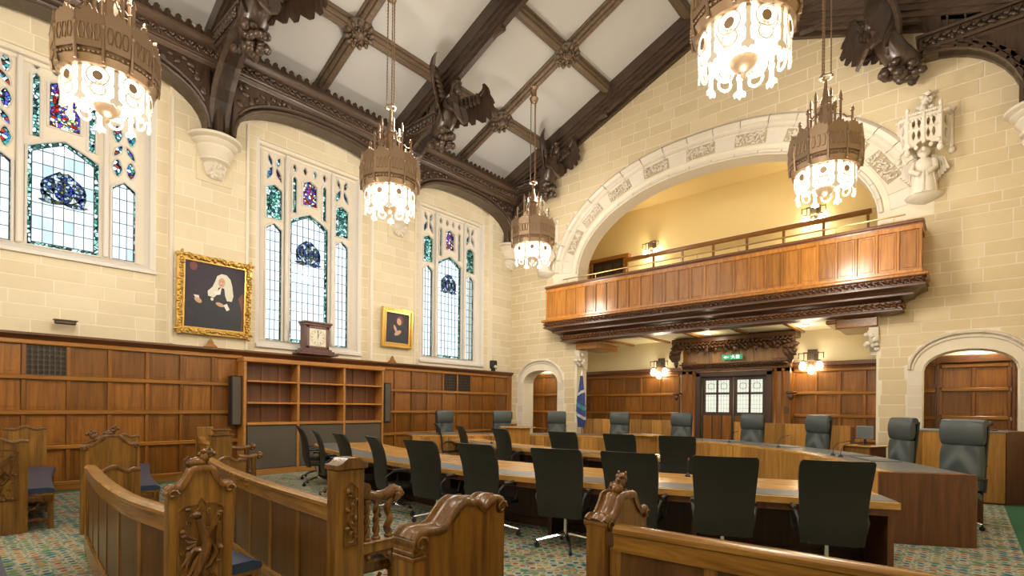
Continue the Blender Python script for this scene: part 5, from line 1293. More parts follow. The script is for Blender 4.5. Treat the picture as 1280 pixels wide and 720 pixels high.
# ============================================================ curved tables
def arc(R, ya, yb, n=28):
    """points of the circle about CC, from y = ya to yb (near branch)"""
    a0 = math.asin((ya-CC[1])/R); a1 = math.asin((yb-CC[1])/R)
    return [(CC[0]-R*math.cos(a0+(a1-a0)*k/n), CC[1]+R*math.sin(a0+(a1-a0)*k/n)) for k in range(n+1)]
def arc_r(R, t0, t1, n=28): return [(CC[0]-R*math.cos(t0+(t1-t0)*k/n), CC[1]+R*math.sin(t0+(t1-t0)*k/n)) for k in range(n+1)]
def table(nm, lab, Rn, Rf, t0, t1, strip):
    p = arc_r(Rn, t0, t1); t = thing(nm, lab, 'table', (p[14][0], p[14][1], 0)); D = Rn-Rf
    # n positive is to the right of +Y travel, i.e. +X : towards the far side
    ob('table_top', M().hsweep(p, [(.0, .71), (D, .71), (D, .75), (.0, .75)]), TABW, t)
    ob('edge_moulding', M().hsweep(p, [(-.012, .69), (.02, .69), (.02, .752), (-.012, .752)]), TABW, t)
    ob('apron', M().hsweep(p, rect(.03, .06, .62, .70)).hsweep(p, rect(D-.06, D-.03, .62, .70)), BEND, t)
    ob('leather_inlay', M().hsweep(p, rect(.06, .06+strip, .75, .753)), INLAY, t)
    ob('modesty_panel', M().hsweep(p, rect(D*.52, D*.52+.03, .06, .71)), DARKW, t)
    for k in range(7):
        q = arc_r(Rn, t0+(t1-t0)*(k/6)*.985+.001, t0+(t1-t0)*(k/6)*.985+.004+.001, 2)
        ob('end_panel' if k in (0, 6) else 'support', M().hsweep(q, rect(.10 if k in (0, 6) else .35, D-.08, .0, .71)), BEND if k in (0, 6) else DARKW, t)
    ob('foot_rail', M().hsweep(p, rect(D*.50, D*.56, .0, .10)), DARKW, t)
t0 = math.asin((.44-CC[1])/12.6)
table('curved_table', 'long curved oak front table with a grey leather strip, near row', 12.6, 11.2, t0, math.asin((10.9-CC[1])/12.6), .42)
table('curved_table', 'shorter curved oak table with a leather strip, second row', 9.2, 8.38, math.asin((3.55-CC[1])/9.2), math.asin((10.9-CC[1])/9.2), .28)
# ============================================================ judges' bench
BPTS = [(7.66, .77), (8.78, 1.36), (10.07, 2.16), (10.95, 3.2), (11.65, 4.4), (11.9, 5.85), (11.65, 7.3), (10.95, 8.5), (10.07, 9.54), (8.78, 10.34), (8.25, 10.62)]
bp = spline([(*p, 0) for p in BPTS], 8); bp = [(p.x, p.y) for p in bp]
jb = thing('curved_bench', 'long curved oak bench desk with vertical boards facing the tables', 'desk', (11.9, 5.85, 0))
ob('desk_top', M().hsweep(bp, [(-.03, .82), (.90, .82), (.90, .86), (-.03, .86)]), TABW, jb)
ob('desk_leather', M().hsweep(bp, rect(.14, .88, .86, .864)), INLAY, jb)
ob('carcass', M().hsweep(bp, rect(.03, .06, .0, .82)), BEND, jb)
pl = resample([(*p, 0) for p in bp], .235)
for a, b_ in zip(pl, pl[1:]):
    d = (b_-a); ln = d.length; u = d/ln; fr = frame(a, u, (0, 0, 1))
    ob('board', M().box(.003, ln-.003, .0, .815, -.03, .0, .003, fr), BEN, jb)
# end return panel (faces the camera at the right)
e0 = Vector((bp[0][0], bp[0][1], 0)); tdir = Vector((bp[1][0]-bp[0][0], bp[1][1]-bp[0][1], 0)).normalized(); nn = Vector((tdir.y, -tdir.x, 0))
fe = frame(e0-tdir*.0, nn, (0, 0, 1))
ob('end_panel', M().box(-.02, .98, 0, .855, -.03, .03, .006, fe), BEND, jb)
ob('side_shelf', M().box(9.80, 10.06, -.24, -.06, .82, .85, .004).box(9.86, 10.0, -.20, -.10, 0, .82, .004), BEND, jb)
# microphones and pads on the bench
def mic_proto():
    r = thing('microphone', 'x', 'microphone', (0, 0, 0), 0, 'gooseneck microphones on the bench')
    ob('base', M().lathe([(.035, 0), (.038, .01), (.02, .03), (.012, .04)], n=10), PLAS, r, smooth=40, world=False)
    ob('gooseneck', M().tube([(0, 0, .03), (0, .01, .12), (0, .06, .19), (0, .20, .23)], .005, 5), PLAS, r, smooth=60, world=False)
    ob('head', M().tube([(0, .20, .23), (0, .27, .245)], .012, 6), RED, r, smooth=60, world=False)
    return r
def pad_proto():
    r = thing('desk_pad', 'x', 'desk pad', (0, 0, 0), 0, 'dark blotter pads on the bench')
    ob('pad', M().box(-.35, .35, -.2, .2, 0, .012, .004), INLAY, r, world=False); ob('paper', M().box(-.15, .15, -.14, .14, .012, .016), GREYP, r, world=False)
    return r
GREYP = plain('grey_card', (.22, .24, .25), .5)
JP = [(9.87, 11.05), (11.16, 10.09), (12.10, 8.87), (12.84, 7.33), (13.05, 5.66), (12.66, 3.82), (11.77, 2.36), (10.33, .93), (9.42, .13)]
JL = ['leftmost high-backed grey-green judge chair, against the wall panelling', 'second high-backed judge chair from the left, behind the lectern', 'high-backed judge chair beside the furled flag', 'high-backed judge chair at the left of the recess panelling',
      'high-backed judge chair below the left recess sconce', 'high-backed judge chair in front of the glazed double doors', 'high-backed judge chair below the right recess sconce', 'high-backed judge chair in front of the white stone pier', 'largest high-backed judge chair at the right end of the bench']
def nearest(p):
    i = min(range(len(bp)), key=lambda k: (bp[k][0]-p[0])**2+(bp[k][1]-p[1])**2); return i
def judge_proto():
    r = thing('judge_chair', 'x', 'chair', (0, 0, 0), 0, 'high-backed leather judge chairs')
    kw = dict(world=False)
    # headrest: rolled cushion
    hp = []
    for k in range(14):
        a = 2*PI*k/14; hp.append((.045*math.cos(a)-.19-.0, 1.30+.165*math.sin(a)))
    rg = []
    for y, s_ in ((-.27, .85), (-.255, 1), (0, 1.04), (.255, 1), (.27, .85)):
        rg.append([Vector((-.19+(x+.19)*s_*1.1, y, 1.29+(z-1.30)*s_)) for x, z in hp])
    ob('headrest', M().loft(rg), GRN, r, smooth=50, **kw)
    ob('headrest_roll', M().tube([(-.225, -.265, 1.43), (-.225, -.1, 1.435), (-.225, .1, 1.435), (-.225, .265, 1.43)], .052, 12), GRN, r, smooth=60, **kw)
    # back cushion with soft pleats
    n = 17; rows = []
    for i in range(12):
        t = i/11; z = .52+.60*t; hw = .25+.02*math.sin(t*PI); x0 = -.14-.05*t**2
        f_ = [Vector((x0+.045*math.sqrt(max(0, 1-(j/(n-1)*2-1)**4))+.015*math.sin(11*t+4.2*abs(j/(n-1)*2-1)*(2-t)), (j/(n-1)*2-1)*hw, z)) for j in range(n)]
        bb = [Vector((x0-.05, (j/(n-1)*2-1)*hw, z)) for j in range(n)][::-1]; rows.append(f_+bb)
    ob('back_cushion', M().loft(rows), GRN, r, smooth=60, **kw)
    s_ = seatback(M(), [(-.19, .40, .24), (-.20, .7, .265), (-.22, 1.0, .272), (-.25, 1.25, .272), (-.27, 1.42, .265)], 0, .03, 5, 0); ob('back_shell', s_, BLK, r, smooth=50, **kw)
    rg = []
    for x, z, hw in ((-.18, .47, .25), (-.1, .51, .27), (.1, .52, .275), (.26, .51, .27), (.33, .46, .25)):
        rg.append([Vector((x, y*hw, z-(.0 if abs(y) < .9 else .015))) for y in (-1, -.5, 0, .5, 1)]+[Vector((x, y*hw, z-.09)) for y in (1, .5, 0, -.5, -1)])
    ob('seat', M().loft(rg), GRN, r, smooth=50, **kw)
    for q in (-1, 1): ob('armrest', M().tube([(-.16, q*.29, .50), (-.17, q*.30, .68), (.10, q*.30, .70), (.22, q*.29, .66), (.20, q*.28, .50)], .02, 6), PLAS, r, smooth=60, **kw)
    ob('column', M().tube([(0, 0, .12), (0, 0, .45)], .03, 8), CHROME, r, smooth=40, **kw)
    star_base(r, 5)
    return r
jp = judge_proto(); mp_ = mic_proto(); pp = pad_proto()
order = ['leftmost', 'second from the left', 'third from the left', 'fourth from the left', 'middle', 'fourth from the right', 'third from the right', 'second from the right', 'rightmost']
for k, (x, y) in enumerate(JP):
    i = nearest((x, y)); q = Vector((bp[i][0]-x, bp[i][1]-y)); a = math.atan2(q.y, q.x); a += (.45, .25, .1, -.1, .0, .12, .05, .15, .55)[k]
    if k == 0: jp.location = (x, y, .04); jp.rotation_euler = (0, 0, a); jp['label'] = JL[k]
    else: dup(jp, (x, y, .0), a, JL[k])
    tv = Vector((bp[min(i+1, len(bp)-1)][0]-bp[max(i-1, 0)][0], bp[min(i+1, len(bp)-1)][1]-bp[max(i-1, 0)][1])).normalized(); n_ = Vector((tv.y, -tv.x)); ta = math.atan2(tv.y, tv.x)
    b_ = Vector(bp[i]); c = b_+n_*.60; m_ = b_+n_*.22-tv*.28
    if k == 8: c = b_+n_*.6+tv*.35; m_ = b_+n_*.25+tv*.65
    lab = 'dark flat desk pad in front of the %s judge chair' % order[k]
    if k == 0: pp.location = (c.x, c.y, .864); pp.rotation_euler = (0, 0, ta); pp['label'] = lab
    else: dup(pp, (c.x, c.y, .864), ta, lab)
    lab = 'black gooseneck microphone in front of the %s judge chair' % order[k]
    if k == 0: mp_.location = (m_.x, m_.y, .864); mp_.rotation_euler = (0, 0, ta+.0); mp_['label'] = lab
    else: dup(mp_, (m_.x, m_.y, .864), ta+PI, lab)
jp.location.z = 0
# ============================================================ board screens behind the chairs
op = [(p.x, p.y) for p in offset(bp, 2.6)]
def screen(sel, lab, h=1.25, mt=BEN):
    q = [p for p in op if sel(p)]; q3 = resample([(*p, 0) for p in q], .29); c = q3[len(q3)//2]
    t = thing('board_screen', lab, 'screen', (c.x, c.y, 0))
    for a, b_ in zip(q3, q3[1:]):
        d = b_-a; ln = d.length; fr = frame(a, d/ln, (0, 0, 1)); ob('board', M().box(.003, ln-.003, .0, h, -.03, .0, .004, fr), mt, t)
    ob('cap_rail', M().hsweep([(p.x, p.y) for p in q3], rect(.0, .10, .0, h-.02)), BEND, t)
    return q3
screen(lambda p: 6.4 < p[1] < 9.25 and p[0] > 12, 'low screen of vertical oak boards left of the glazed doors')
screen(lambda p: 1.75 < p[1] < 4.95 and p[0] > 12.6, 'low screen of vertical oak boards right of the glazed doors')
sc = thing('side_cabinet', 'boxy oak cabinet with striped front and grey top at far right', 'cabinet', (12.3, .1, 0))
ca, cbp = Vector((11.78, .86, 0)), Vector((12.12, -.52, 0)); u = (cbp-ca).normalized(); L_ = (cbp-ca).length; fr = frame(cbp, -u, (0, 0, 1))
if (fr.to_3x3() @ Vector((0, 0, 1))).x > 0: fr = frame(ca, u, (0, 0, 1))
sgn = fr
for k in range(5): ob('board', M().box(L_*k/5+.002, L_*(k+1)/5-.002, .03, 1.23, -.03, .0, .003, fr), BEN, sc)
ob('carcass', M().box(0, L_, 0, 1.23, -.75, -.03, .004, fr), BEND, sc); ob('top', M().box(-.02, L_+.02, 1.23, 1.26, -.78, .02, .005, fr), GREYP, sc)
ob('return_side', M().prism([(12.13, -.53), (12.66, -.96), (13.2, -.6), (12.85, .1)], Matrix.Identity(4), 0, 1.25), BEND, sc)
bc = Vector((12.22, -.32, 1.26)); t = thing('brass_inkstand', 'small brass stand with a dark dome on the side cabinet', 'ornament', bc)
ob('tray', M().lathe([(.10, 0), (.11, .015), (.05, .03)], bc, 12), BRONZE_D, t, smooth=40); ob('stem', M().lathe([(.02, .02), (.015, .07), (.035, .09)], bc, 8), BRASS, t, smooth=50); ob('dome', M().ball(bc+Vector((0, 0, .12)), (.05, .05, .045), 10, 8), BRONZE_D, t, smooth=60)
def monitor(x, y, z, ang, lab, hw=.22, hh=.17, body=PLAS, scr=None):
    t = thing('monitor', lab, 'monitor', (x, y, z), ang)
    ob('casing', M().box(-.03, .0, -hw, hw, .12, .12+2*hh, .008), body, t, world=False); ob('screen_face', M().box(.0, .003, -hw+.02, hw-.02, .14, .10+2*hh), scr or PLAS, t, world=False)
    ob('neck', M().box(-.03, -.01, -.02, .02, .0, .15), PLAS, t, world=False); ob('foot', M().box(-.08, .06, -.09, .09, 0, .012, .004), PLAS, t, world=False)
SCRN = plain('screen_grey', (.16, .18, .19), .25)
# side tables carrying monitors
def side_table(x, y, a, w_, lab, h=1.0):
    t = thing('side_table', lab, 'table', (x, y, 0), a)
    ob('table_top', M().box(-.25, .25, -w_, w_, h-.03, h, .006), TABW, t, world=False); ob('side', M().box(-.22, .22, -w_+.02, -w_+.05, 0, h-.03), BEND, t, world=False); ob('side', M().box(-.22, .22, w_-.05, w_-.02, 0, h-.03), BEND, t, world=False); ob('front', M().box(-.20, -.17, -w_+.05, w_-.05, .05, h-.03), BEN, t, world=False)
side_table(12.45, 1.52, -.5, .30, 'narrow oak side table carrying a grey monitor, right of the bench', .90)
monitor(12.45, 1.52, .90, PI-.5, 'grey screened monitor on the side table near the stone pier', .17, .13, GREYP, SCRN)
side_table(12.6, 11.2, 2.4, .45, 'oak side table in the far left corner carrying a black monitor', 1.08)
monitor(12.6, 11.35, 1.08, PI+.8, 'black monitor in the far left corner by the small arch', .24, .12)
# ============================================================ lecterns in the well
def lectern(x, y, a, w_, h, lab):
    t = thing('lectern', lab, 'lectern', (x, y, 0), a)
    ob('top', M().box(-.26, .30, -w_, w_, h-.03, h, .008), TABW, t, world=False); ob('leather_pad', M().box(-.22, .20, -w_+.04, w_-.04, h, h+.004), INLAY, t, world=False)
    ob('body', M().prism([(-.10, 0), (.18, 0), (.22, h-.03), (-.16, h-.03)], frame((0, w_*.72, 0), (1, 0, 0), (0, 0, 1)), 0, w_*1.44), BEN, t, world=False)
    ob('plinth', M().box(-.16, .24, -w_*.76, w_*.76, 0, .06, .006), BEND, t, world=False)
lectern(10.0, 8.55, PI, .36, 1.10, 'oak lectern with flat top between the second row and the bench')
lectern(10.9, 5.55, PI, .38, 1.0, 'lower oak lectern table in the middle of the well before the bench')
mk = Vector((8.8, 6.2, .753))
for (x, y, z, a, lab) in ((9.6, 7.9, .0, 0, ''),): pass
tm = dup(mp_, (8.95, 3.9, .753), 2.2, 'black gooseneck microphone at the right end of the second row table'); tm = dup(mp_, (8.65, 8.2, .753), 1.2, 'black gooseneck microphone on the second row table before the lectern')
tm = dup(mp_, (6.3, 2.6, .753), 2.0, 'black gooseneck microphone on the front table')
for k, (x, y) in enumerate(((1.42, 6.02), (1.62, 9.75))):
    t = thing('floor_box', ['oval polished floor socket box on the carpet beside the griffin pew', 'oval polished floor socket box near the window wall panelling'][k], 'floor box', (x, y, 0))
    ob('rim', M().lathe([(.13, .0), (.14, .012), (.12, .02), (.10, .016)], (x, y, 0), 20), CHROME, t, smooth=50); ob('lid', M().lathe([(.002, .014), (.10, .014), (.10, .006)], (x, y, 0), 20), GREYP, t)
# ============================================================ flag
fg = thing('furled_flag', 'furled blue flag with pale bands on a pole by the stone pier', 'flag', (13.45, 8.93, 0))
FB = plain('flag_blue', (.035, .06, .22), .7); FW = plain('flag_white', (.5, .52, .55), .7); FT = plain('flag_teal', (.05, .22, .28), .7)
P_ = Vector((13.45, 8.93, 0))
ob('pole', M().tube([P_, P_+Vector((0, 0, 2.62))], .018, 8), BRASS, fg, smooth=60); ob('finial', M().lathe([(.03, 2.6), (.035, 2.66), (.0, 2.82)], P_, 8), WHITE_METAL, fg, smooth=40); ob('foot', M().lathe([(.2, 0), (.2, .03), (.04, .07)], P_, 14), BRASS, fg, smooth=40)
def cloth(za, zb_, wa_, wb_, mt, nm, k0=0):
    rg = []
    for i in range(9):
        t = i/8; z = za+(zb_-za)*t; w2 = wa_+(wb_-wa_)*t; sh_ = .55
        rg.append([P_+Vector((-.03+(.04+w2*.35)*math.sin(2*PI*j/16)*(1+.35*math.sin(j*2.4+i*.3)), (w2)*math.cos(2*PI*j/16)*(1+.12*math.cos(j*3)), z+sh_*w2*math.cos(2*PI*j/16)*(-1 if z > 1.9 else 1)*(0 if z in (2.58, 1.0) else 1))) for j in range(16)])
    ob(nm, M().loft(rg), mt, fg, smooth=60)
cloth(2.58, 2.10, .03, .10, FB, 'flag_cloth'); cloth(2.10, 2.0, .10, .12, FW, 'flag_band'); cloth(2.0, 1.72, .12, .15, FB, 'flag_cloth'); cloth(1.72, 1.58, .15, .16, FT, 'flag_band'); cloth(1.58, 1.40, .16, .17, FB, 'flag_cloth'); cloth(1.40, 1.30, .17, .16, FW, 'flag_band'); cloth(1.30, 1.0, .16, .10, FB, 'flag_cloth')
# ============================================================ pews
def lion(m, c, s=1.0, d=1):
    """small crouching beast finial along x"""
    c = Vector(c)
    c = c*s
    def B(x, y, z, r): m.ball(c+Vector((x*d, y, z))*s, tuple(q*s for q in r), 8, 6)
    B(-.02, 0, .06, (.08, .055, .055)); B(-.075, 0, .055, (.05, .06, .05)); B(.03, 0, .105, (.055, .05, .06)); B(.07, 0, .15, (.05, .046, .045)); B(.115, 0, .135, (.028, .028, .024))
    for q in (-1, 1): B(.07, q*.036, .195, (.014, .012, .018)); B(.10, q*.02, .16, (.01, .008, .01)); m.tube([c+Vector((.05*d, q*.03, .05))*s, c+Vector((.10*d, q*.035, .01))*s], .016*s, 6); m.tube([c+Vector((-.08*d, q*.03, .05))*s, c+Vector((-.04*d, q*.035, .01))*s], .018*s, 6)
    for k in range(8): B(.035+.04*math.cos(k), .04*math.sin(k*2), .13+.04*math.sin(k), (.024, .022, .022))
    m.tube([c+Vector(((-.10)*d, 0, .05))*s, c+Vector((-.13*d, .01, .09))*s, c+Vector((-.09*d, .02, .12))*s], .01*s, 5)
def griffin(m, fr, w_, h):
    """relief of a rampant winged beast in a panel of size w x h"""
    P = lambda x, z, d=.014: fr @ Vector((x*w_, z*h, d))
    m.tube([P(.42, .30), P(.52, .45), P(.60, .58), P(.50, .72), P(.42, .84)], [0.0392, 0.0504, 0.0448, 0.0336, 0.0291], 8, sc=(1, .7))
    m.ball(P(.36, .88), (.035, .035, .025), 8, 6); m.tube([P(.34, .89), P(.24, .87), P(.20, .84)], [0.0179, 0.0134, 0.0045], 6)
    m.tube([P(.40, .92), P(.46, .97)], [0.0134, 0.0045], 5)
    for k in range(6): m.tube([P(.60, .62+.02*k), P(.74+.03*k, .78+.02*k-.06*k*.4), P(.90-.02*k, .92-.09*k)], [0.0134, 0.0179, 0.0067], 5)
    for k in range(5): m.tube([P(.36, .62-.02*k), P(.20, .66-.06*k), P(.10+.02*k, .74-.10*k)], [0.0134, 0.0179, 0.0067], 5)
    for (a, b_, c) in (((.52, .50), (.30, .52), (.16, .42)), ((.50, .46), (.36, .38), (.24, .28)), ((.46, .32), (.62, .24), (.56, .12)), ((.42, .30), (.30, .20), (.36, .08))):
        m.tube([P(*a), P(*b_), P(*c)], [0.0291, 0.0224, 0.0134], 6)
        for q in (-.05, 0, .05): m.tube([P(*c), P(c[0]+q-.04, c[1]-.05)], [0.0112, 0.0045], 4)
    m.tube([P(.42, .30), P(.66, .34), P(.82, .46), P(.72, .56), P(.64, .48), P(.72, .42)], [0.0224, 0.0202, 0.0179, 0.0157, 0.0134, 0.009], 6)
    for k in range(16):
        a = k*2*PI/16; cx_, cz_ = .5+.40*math.cos(a), .5+.42*math.sin(a); m.tube([P(cx_+.05*math.cos(a+q*.9)*(1-q*.12), cz_+.035*math.sin(a+q*.9)*(1-q*.12), .006) for q in range(6)], .0085, 5)
    for k in range(9): m.ball(P(.12+.76*k/8, .04+.02*math.sin(k*2)), (.03, .025, .018), 6, 4)
    for k in range(10): m.ball(P(.5+.42*math.cos(k*2.4), .5+.44*math.sin(k*1.7)), (.022, .016, .014), 5, 4)
def rollseg(pts, y0, y1, r):
    """moulded coping following the end's outline (x,z points), running across its thickness"""
    P = [Vector((x, 0, z)) for x, z in pts]; yc, hw = (y0+y1)/2, (y1-y0)/2
    prof = [(-1, -1.5), (-1.04, -.2), (-.92, .9), (-.74, 1.0), (-.62, .1), (-.45, .2), (-.25, 1.1), (.25, 1.1), (.45, .2), (.62, .1), (.74, 1.0), (.92, .9), (1.04, -.2), (1, -1.5)]
    rg = []
    for i, p in enumerate(P):
        t = (P[min(i+1, len(P)-1)]-P[max(i-1, 0)]).normalized(); n = Vector((-t.z, 0, t.x))
        rg.append([p+n*(b_*r)+Vector((0, yc+a*hw, 0)) for a, b_ in prof])
    return M().loft(rg)
def end_panel(par, x0, x1, y, zsh, style, th_=.07, beast=True, carve=True, loc=None, face=-1):
    """pew end standing across the row; x0..x1 width, y centre, shoulder height zsh; face=-1 : carved side looks to -Y"""
    w_ = x1-x0; X = lambda t: x0+w_*t
    if style == 'ogee':       # both shoulders scrolled, concave rise to a central neck
        top = [(0, -.03), (.0, .0), (.06, .02), (.16, .015), (.24, .05), (.30, .09), (.36, .125), (.64, .125), (.70, .09), (.76, .05), (.84, .015), (.94, .02), (1, .0), (1, -.03)]
    elif style == 'wave':     # low scroll at the back, swept peak, second lobe
        top = [(0, -.04), (.0, .0), (.05, .03), (.14, .035), (.28, .03), (.34, .06), (.40, .10), (.46, .135), (.54, .155), (.60, .14), (.66, .145), (.71, .115), (.75, .10), (.81, .125), (.88, .14), (.95, .13), (1, .09), (1, .02)]
    elif style == 'lug':      # gently waved board
        top = [(0, -.02), (0, 0), (.12, .01), (.25, -.01), (.40, .03), (.5, .045), (.6, .03), (.75, -.01), (.88, .01), (1, 0), (1, -.02)]
    poly = [(X(1), .0), (X(1), zsh-.06)]+[(X(t), zsh+d) for t, d in top[::-1]]+[(X(0), zsh-.06), (X(0), 0)]
    fr = frame((0, y+th_/2, 0), (1, 0, 0), (0, 0, 1))
    e = ob('pew_end', M().prism(poly[::-1] if False else poly, fr, 0, th_), PEW if style != 'lug' else PEW, par)
    m = M(); pts = [(X(t), zsh+d+.008) for t, d in top[1:-1]]
    m.join(rollseg([(p.x, p.z) for p in spline([(a, 0, b_) for a, b_ in pts], 3)], y-th_/2-.014, y+th_/2+.014, .014 if th_ < .1 else .018))
    if style in ('ogee', 'wave'):
        r_ = .045 if style == 'wave' else .032
        m.tube([(X(.06), y-th_/2-.015, zsh-.015), (X(.06), y+th_/2+.015, zsh-.015)], r_, 12)
        m.tube([(X(.94), y-th_/2-.012, zsh-.01+(.10 if style == 'wave' else 0)), (X(.94), y+th_/2+.012, zsh-.01+(.10 if style == 'wave' else 0))], r_*.8, 12)
        for xx, zz in ((.06, -.015), (.94, -.01+(.10 if style == 'wave' else 0))):
            for s_ in (-1, 1): m.tube([(X(xx)+math.cos(q*.8)*r_*(1-q*.11), y+s_*(th_/2+.018), zsh+zz+math.sin(q*.8)*r_*(1-q*.11)) for q in range(8)], .008, 5)
    ob('scroll_moulding', m, PEWC, e, smooth=60)
    if style == 'wave': ob('moulded_collar', M().box(X(0)-.012, X(.12), y-th_/2-.012, y+th_/2+.012, zsh-.10, zsh-.075, .006).box(X(0)-.008, X(.10), y-th_/2-.008, y+th_/2+.008, zsh-.075, zsh-.05, .006), PEWC, e)
    if beast: BS = .66; b = M(); lion(b, Vector((X(.5), y, zsh+.125))/BS, BS); ob('beast_finial', b, PEWC, e, smooth=60)
    if carve:
        yf = y+face*(th_/2); pw, ph = w_*.70, (zsh-.10)*.62
        f2 = frame((X(.15) if face < 0 else X(.85), yf, zsh-.08-ph), (1 if face < 0 else -1, 0, 0), (0, 0, 1)); g = M()
        g.tube([f2 @ Vector((a*pw, b_*ph, .0)) for a, b_ in ((0, 0), (1, 0), (1, .93), (.85, .97), (.6, .97), (.5, 1.03), (.4, .97), (.15, .97), (0, .93))], .010, 5, True)
        griffin(g, f2, pw, ph); ob('beast_relief', g, PEWC, e, smooth=60)
    return e
def pew(lab, pts, zr=.93, near=None, far=None, seat=True, legs=(1,), seat_rng=None, group='carved oak pews'):
    P3 = spline([(*p, 0) for p in pts], 8); path = [(p.x, p.y) for p in P3]
    a = path[0]; t = thing('pew', lab, 'pew', (a[0], a[1], 0), 0, group)
    ob('back_core', M().hsweep(path, rect(-.012, .02, .08, zr-.03)), PEWD, t)
    ob('top_rail', M().hsweep(path, [(-.035, zr-.12), (.04, zr-.12), (.04, zr-.03), (.052, zr-.02), (.052, zr+.005), (.03, zr+.02), (-.025, zr+.02), (-.05, zr+.005), (-.05, zr-.02), (-.035, zr-.03)]), PEWY, t, smooth=40)
    ob('bottom_rail', M().hsweep(path, [(-.035, .0), (.03, .0), (.03, .20), (-.02, .21), (-.035, .19)]), PEWY, t)
    q = resample([(*p, 0) for p in path], .52)
    for k, p in enumerate(q):
        d = (q[min(k+1, len(q)-1)]-q[max(k-1, 0)]).normalized(); fr = frame(p, d, (0, 0, 1))
        ob('stile', M().box(-.035, .035, .20, zr-.11, -.02, .034, .006, fr), PEW, t)
    for k in range(len(q)-1):
        d = q[k+1]-q[k]; ln = d.length; fr = frame(q[k], d/ln, (0, 0, 1))
        s_ = 1 if (fr.to_3x3() @ Vector((0, 0, 1))).x < 0 else 1
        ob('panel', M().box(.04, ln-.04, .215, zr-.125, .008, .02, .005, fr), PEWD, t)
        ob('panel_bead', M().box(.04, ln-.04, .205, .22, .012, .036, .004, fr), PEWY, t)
    if seat:
        sp = path if seat_rng is None else path
        ob('seat_board', M().hsweep(sp, rect(.02, .54, .43, .455)), PEW, t)
        ob('seat_cushion', M().hsweep(sp, [(.03, .455), (.53, .455), (.55, .475), (.54, .505), (.48, .525), (.06, .525), (.03, .51)]), SEATL, t, smooth=50)
        ob('seat_rail', M().hsweep(sp, rect(.49, .525, .32, .43)), PEWY, t)
        n = max(2, round((q[-1]-q[0]).length/1.5))
        for k in range(n+1):
            s_ = min(len(path)-1, int((len(path)-1)*k/n)); p = Vector((*path[s_], 0)); d = Vector((path[min(s_+1, len(path)-1)][0]-path[max(s_-1, 0)][0], path[min(s_+1, len(path)-1)][1]-path[max(s_-1, 0)][1], 0)).normalized(); N_ = Vector((d.y, -d.x, 0))
            sh = .03 if k == 0 else (-.03 if k == n else 0)
            c = p+N_*.505+d*sh; ob('leg', M().box(-.03, .03, -.03, .03, 0, .43, .006, T(*c) @ RZ(math.atan2(d.y, d.x))), PEW, t)
            fr = frame(p+d*sh, N_, (0, 0, 1)); m = M().box(.0, .50, .35, .43, -.015, .015, .004, fr).box(0, .50, .10, .14, -.015, .015, .004, fr)
            m.tube([fr @ Vector((.24+.06*math.cos(j*PI/4), .26+.05*math.sin(j*PI/4), 0)) for j in range(8)], .014, 5, True); m.tube([fr @ Vector(v) for v in ((.05, .33, 0), (.10, .27, 0), (.18, .26, 0))], .016, 5); m.tube([fr @ Vector(v) for v in ((.40, .33, 0), (.36, .27, 0), (.30, .26, 0))], .016, 5)
            ob('seat_bracket', m, PEWC, t, smooth=50)
    return t
# row one, nearest pew on the left of the aisle: relief-carved end, curved back
t = pew('curved oak pew with griffin-carved end and crouching beast finial, left foreground', [(1.03, 3.66), (.98, 4.45), (1.03, 5.5), (1.17, 6.95)], .93)
end_panel(t, .97, 1.335, 3.62, 1.07, 'ogee', .07)
end_panel(t, 1.14, 1.62, 7.0, .86, 'lug', .05, False, False)
# row one beyond the cross aisle
t = pew('oak pew with beast-topped end by the wall panelling, behind the griffin pew', [(1.56, 8.16), (1.80, 9.6), (2.20, 11.3)], .93)
e = end_panel(t, 1.27, 1.86, 8.1, 1.06, 'ogee', .07, True, False)
b = M(); lion(b, Vector((1.42, 8.1, 1.11))/.8, .8, -1); ob('beast_finial', b, PEWC, e, smooth=60)
end_panel(t, 2.14, 2.62, 11.4, 1.0, 'lug', .05, False, False)
# row two: post end with arm
t = pew('long oak pew with square carved post and lion-headed arm, centre left', [(1.91, 3.34), (1.98, 4.5), (2.15, 5.9), (2.40, 7.20)], .91)
pe = M(); Xa_, Xb_, yp = 1.86, 2.08, 3.26
ob('post', M().box(Xa_, Xb_, yp-.05, yp+.09, 0, 1.16, .012).box(Xa_-.015, Xb_+.015, yp-.065, yp+.105, .0, .12, .012), PEW, t)
cap = M().prism([(Xa_-.01, 1.16), (Xb_+.01, 1.16), (Xb_+.01, 1.19), (Xb_-.03, 1.20), (Xb_-.06, 1.235), (Xa_+.07, 1.235), (Xa_+.03, 1.20), (Xa_-.01, 1.19)][::1], frame((0, yp+.10, 0), (1, 0, 0), (0, 0, 1)), 0, .17)
cap.tube([(Xa_+.02, yp-.06, 1.17), (Xa_+.02, yp+.10, 1.17)], .02, 8).tube([(Xb_-.02, yp-.06, 1.17), (Xb_-.02, yp+.10, 1.17)], .02, 8); ob('post_cap', cap, PEWC, t, smooth=40)
g = M(); f2 = frame((Xa_+.055, yp-.051, .62), (1, 0, 0), (0, 0, 1)); g.tube([f2 @ Vector(v) for v in ((0, 0, 0), (.11, 0, 0), (.11, .40, 0), (.055, .44, 0), (0, .40, 0))], .008, 5, True)
for k in range(12): g.ball(f2 @ Vector((.055+.03*math.sin(k*1.6), .03+.032*k, .004)), (.026, .016, .014), 6, 4, Matrix.Rotation(k, 3, 'Y'))
g.tube([f2 @ Vector((.055+.03*math.sin(k*.9), .02+.033*k, .008)) for k in range(12)], .010, 5); ob('leaf_relief', g, PEWC, t, smooth=60)
ar = M(); ya = yp+.02
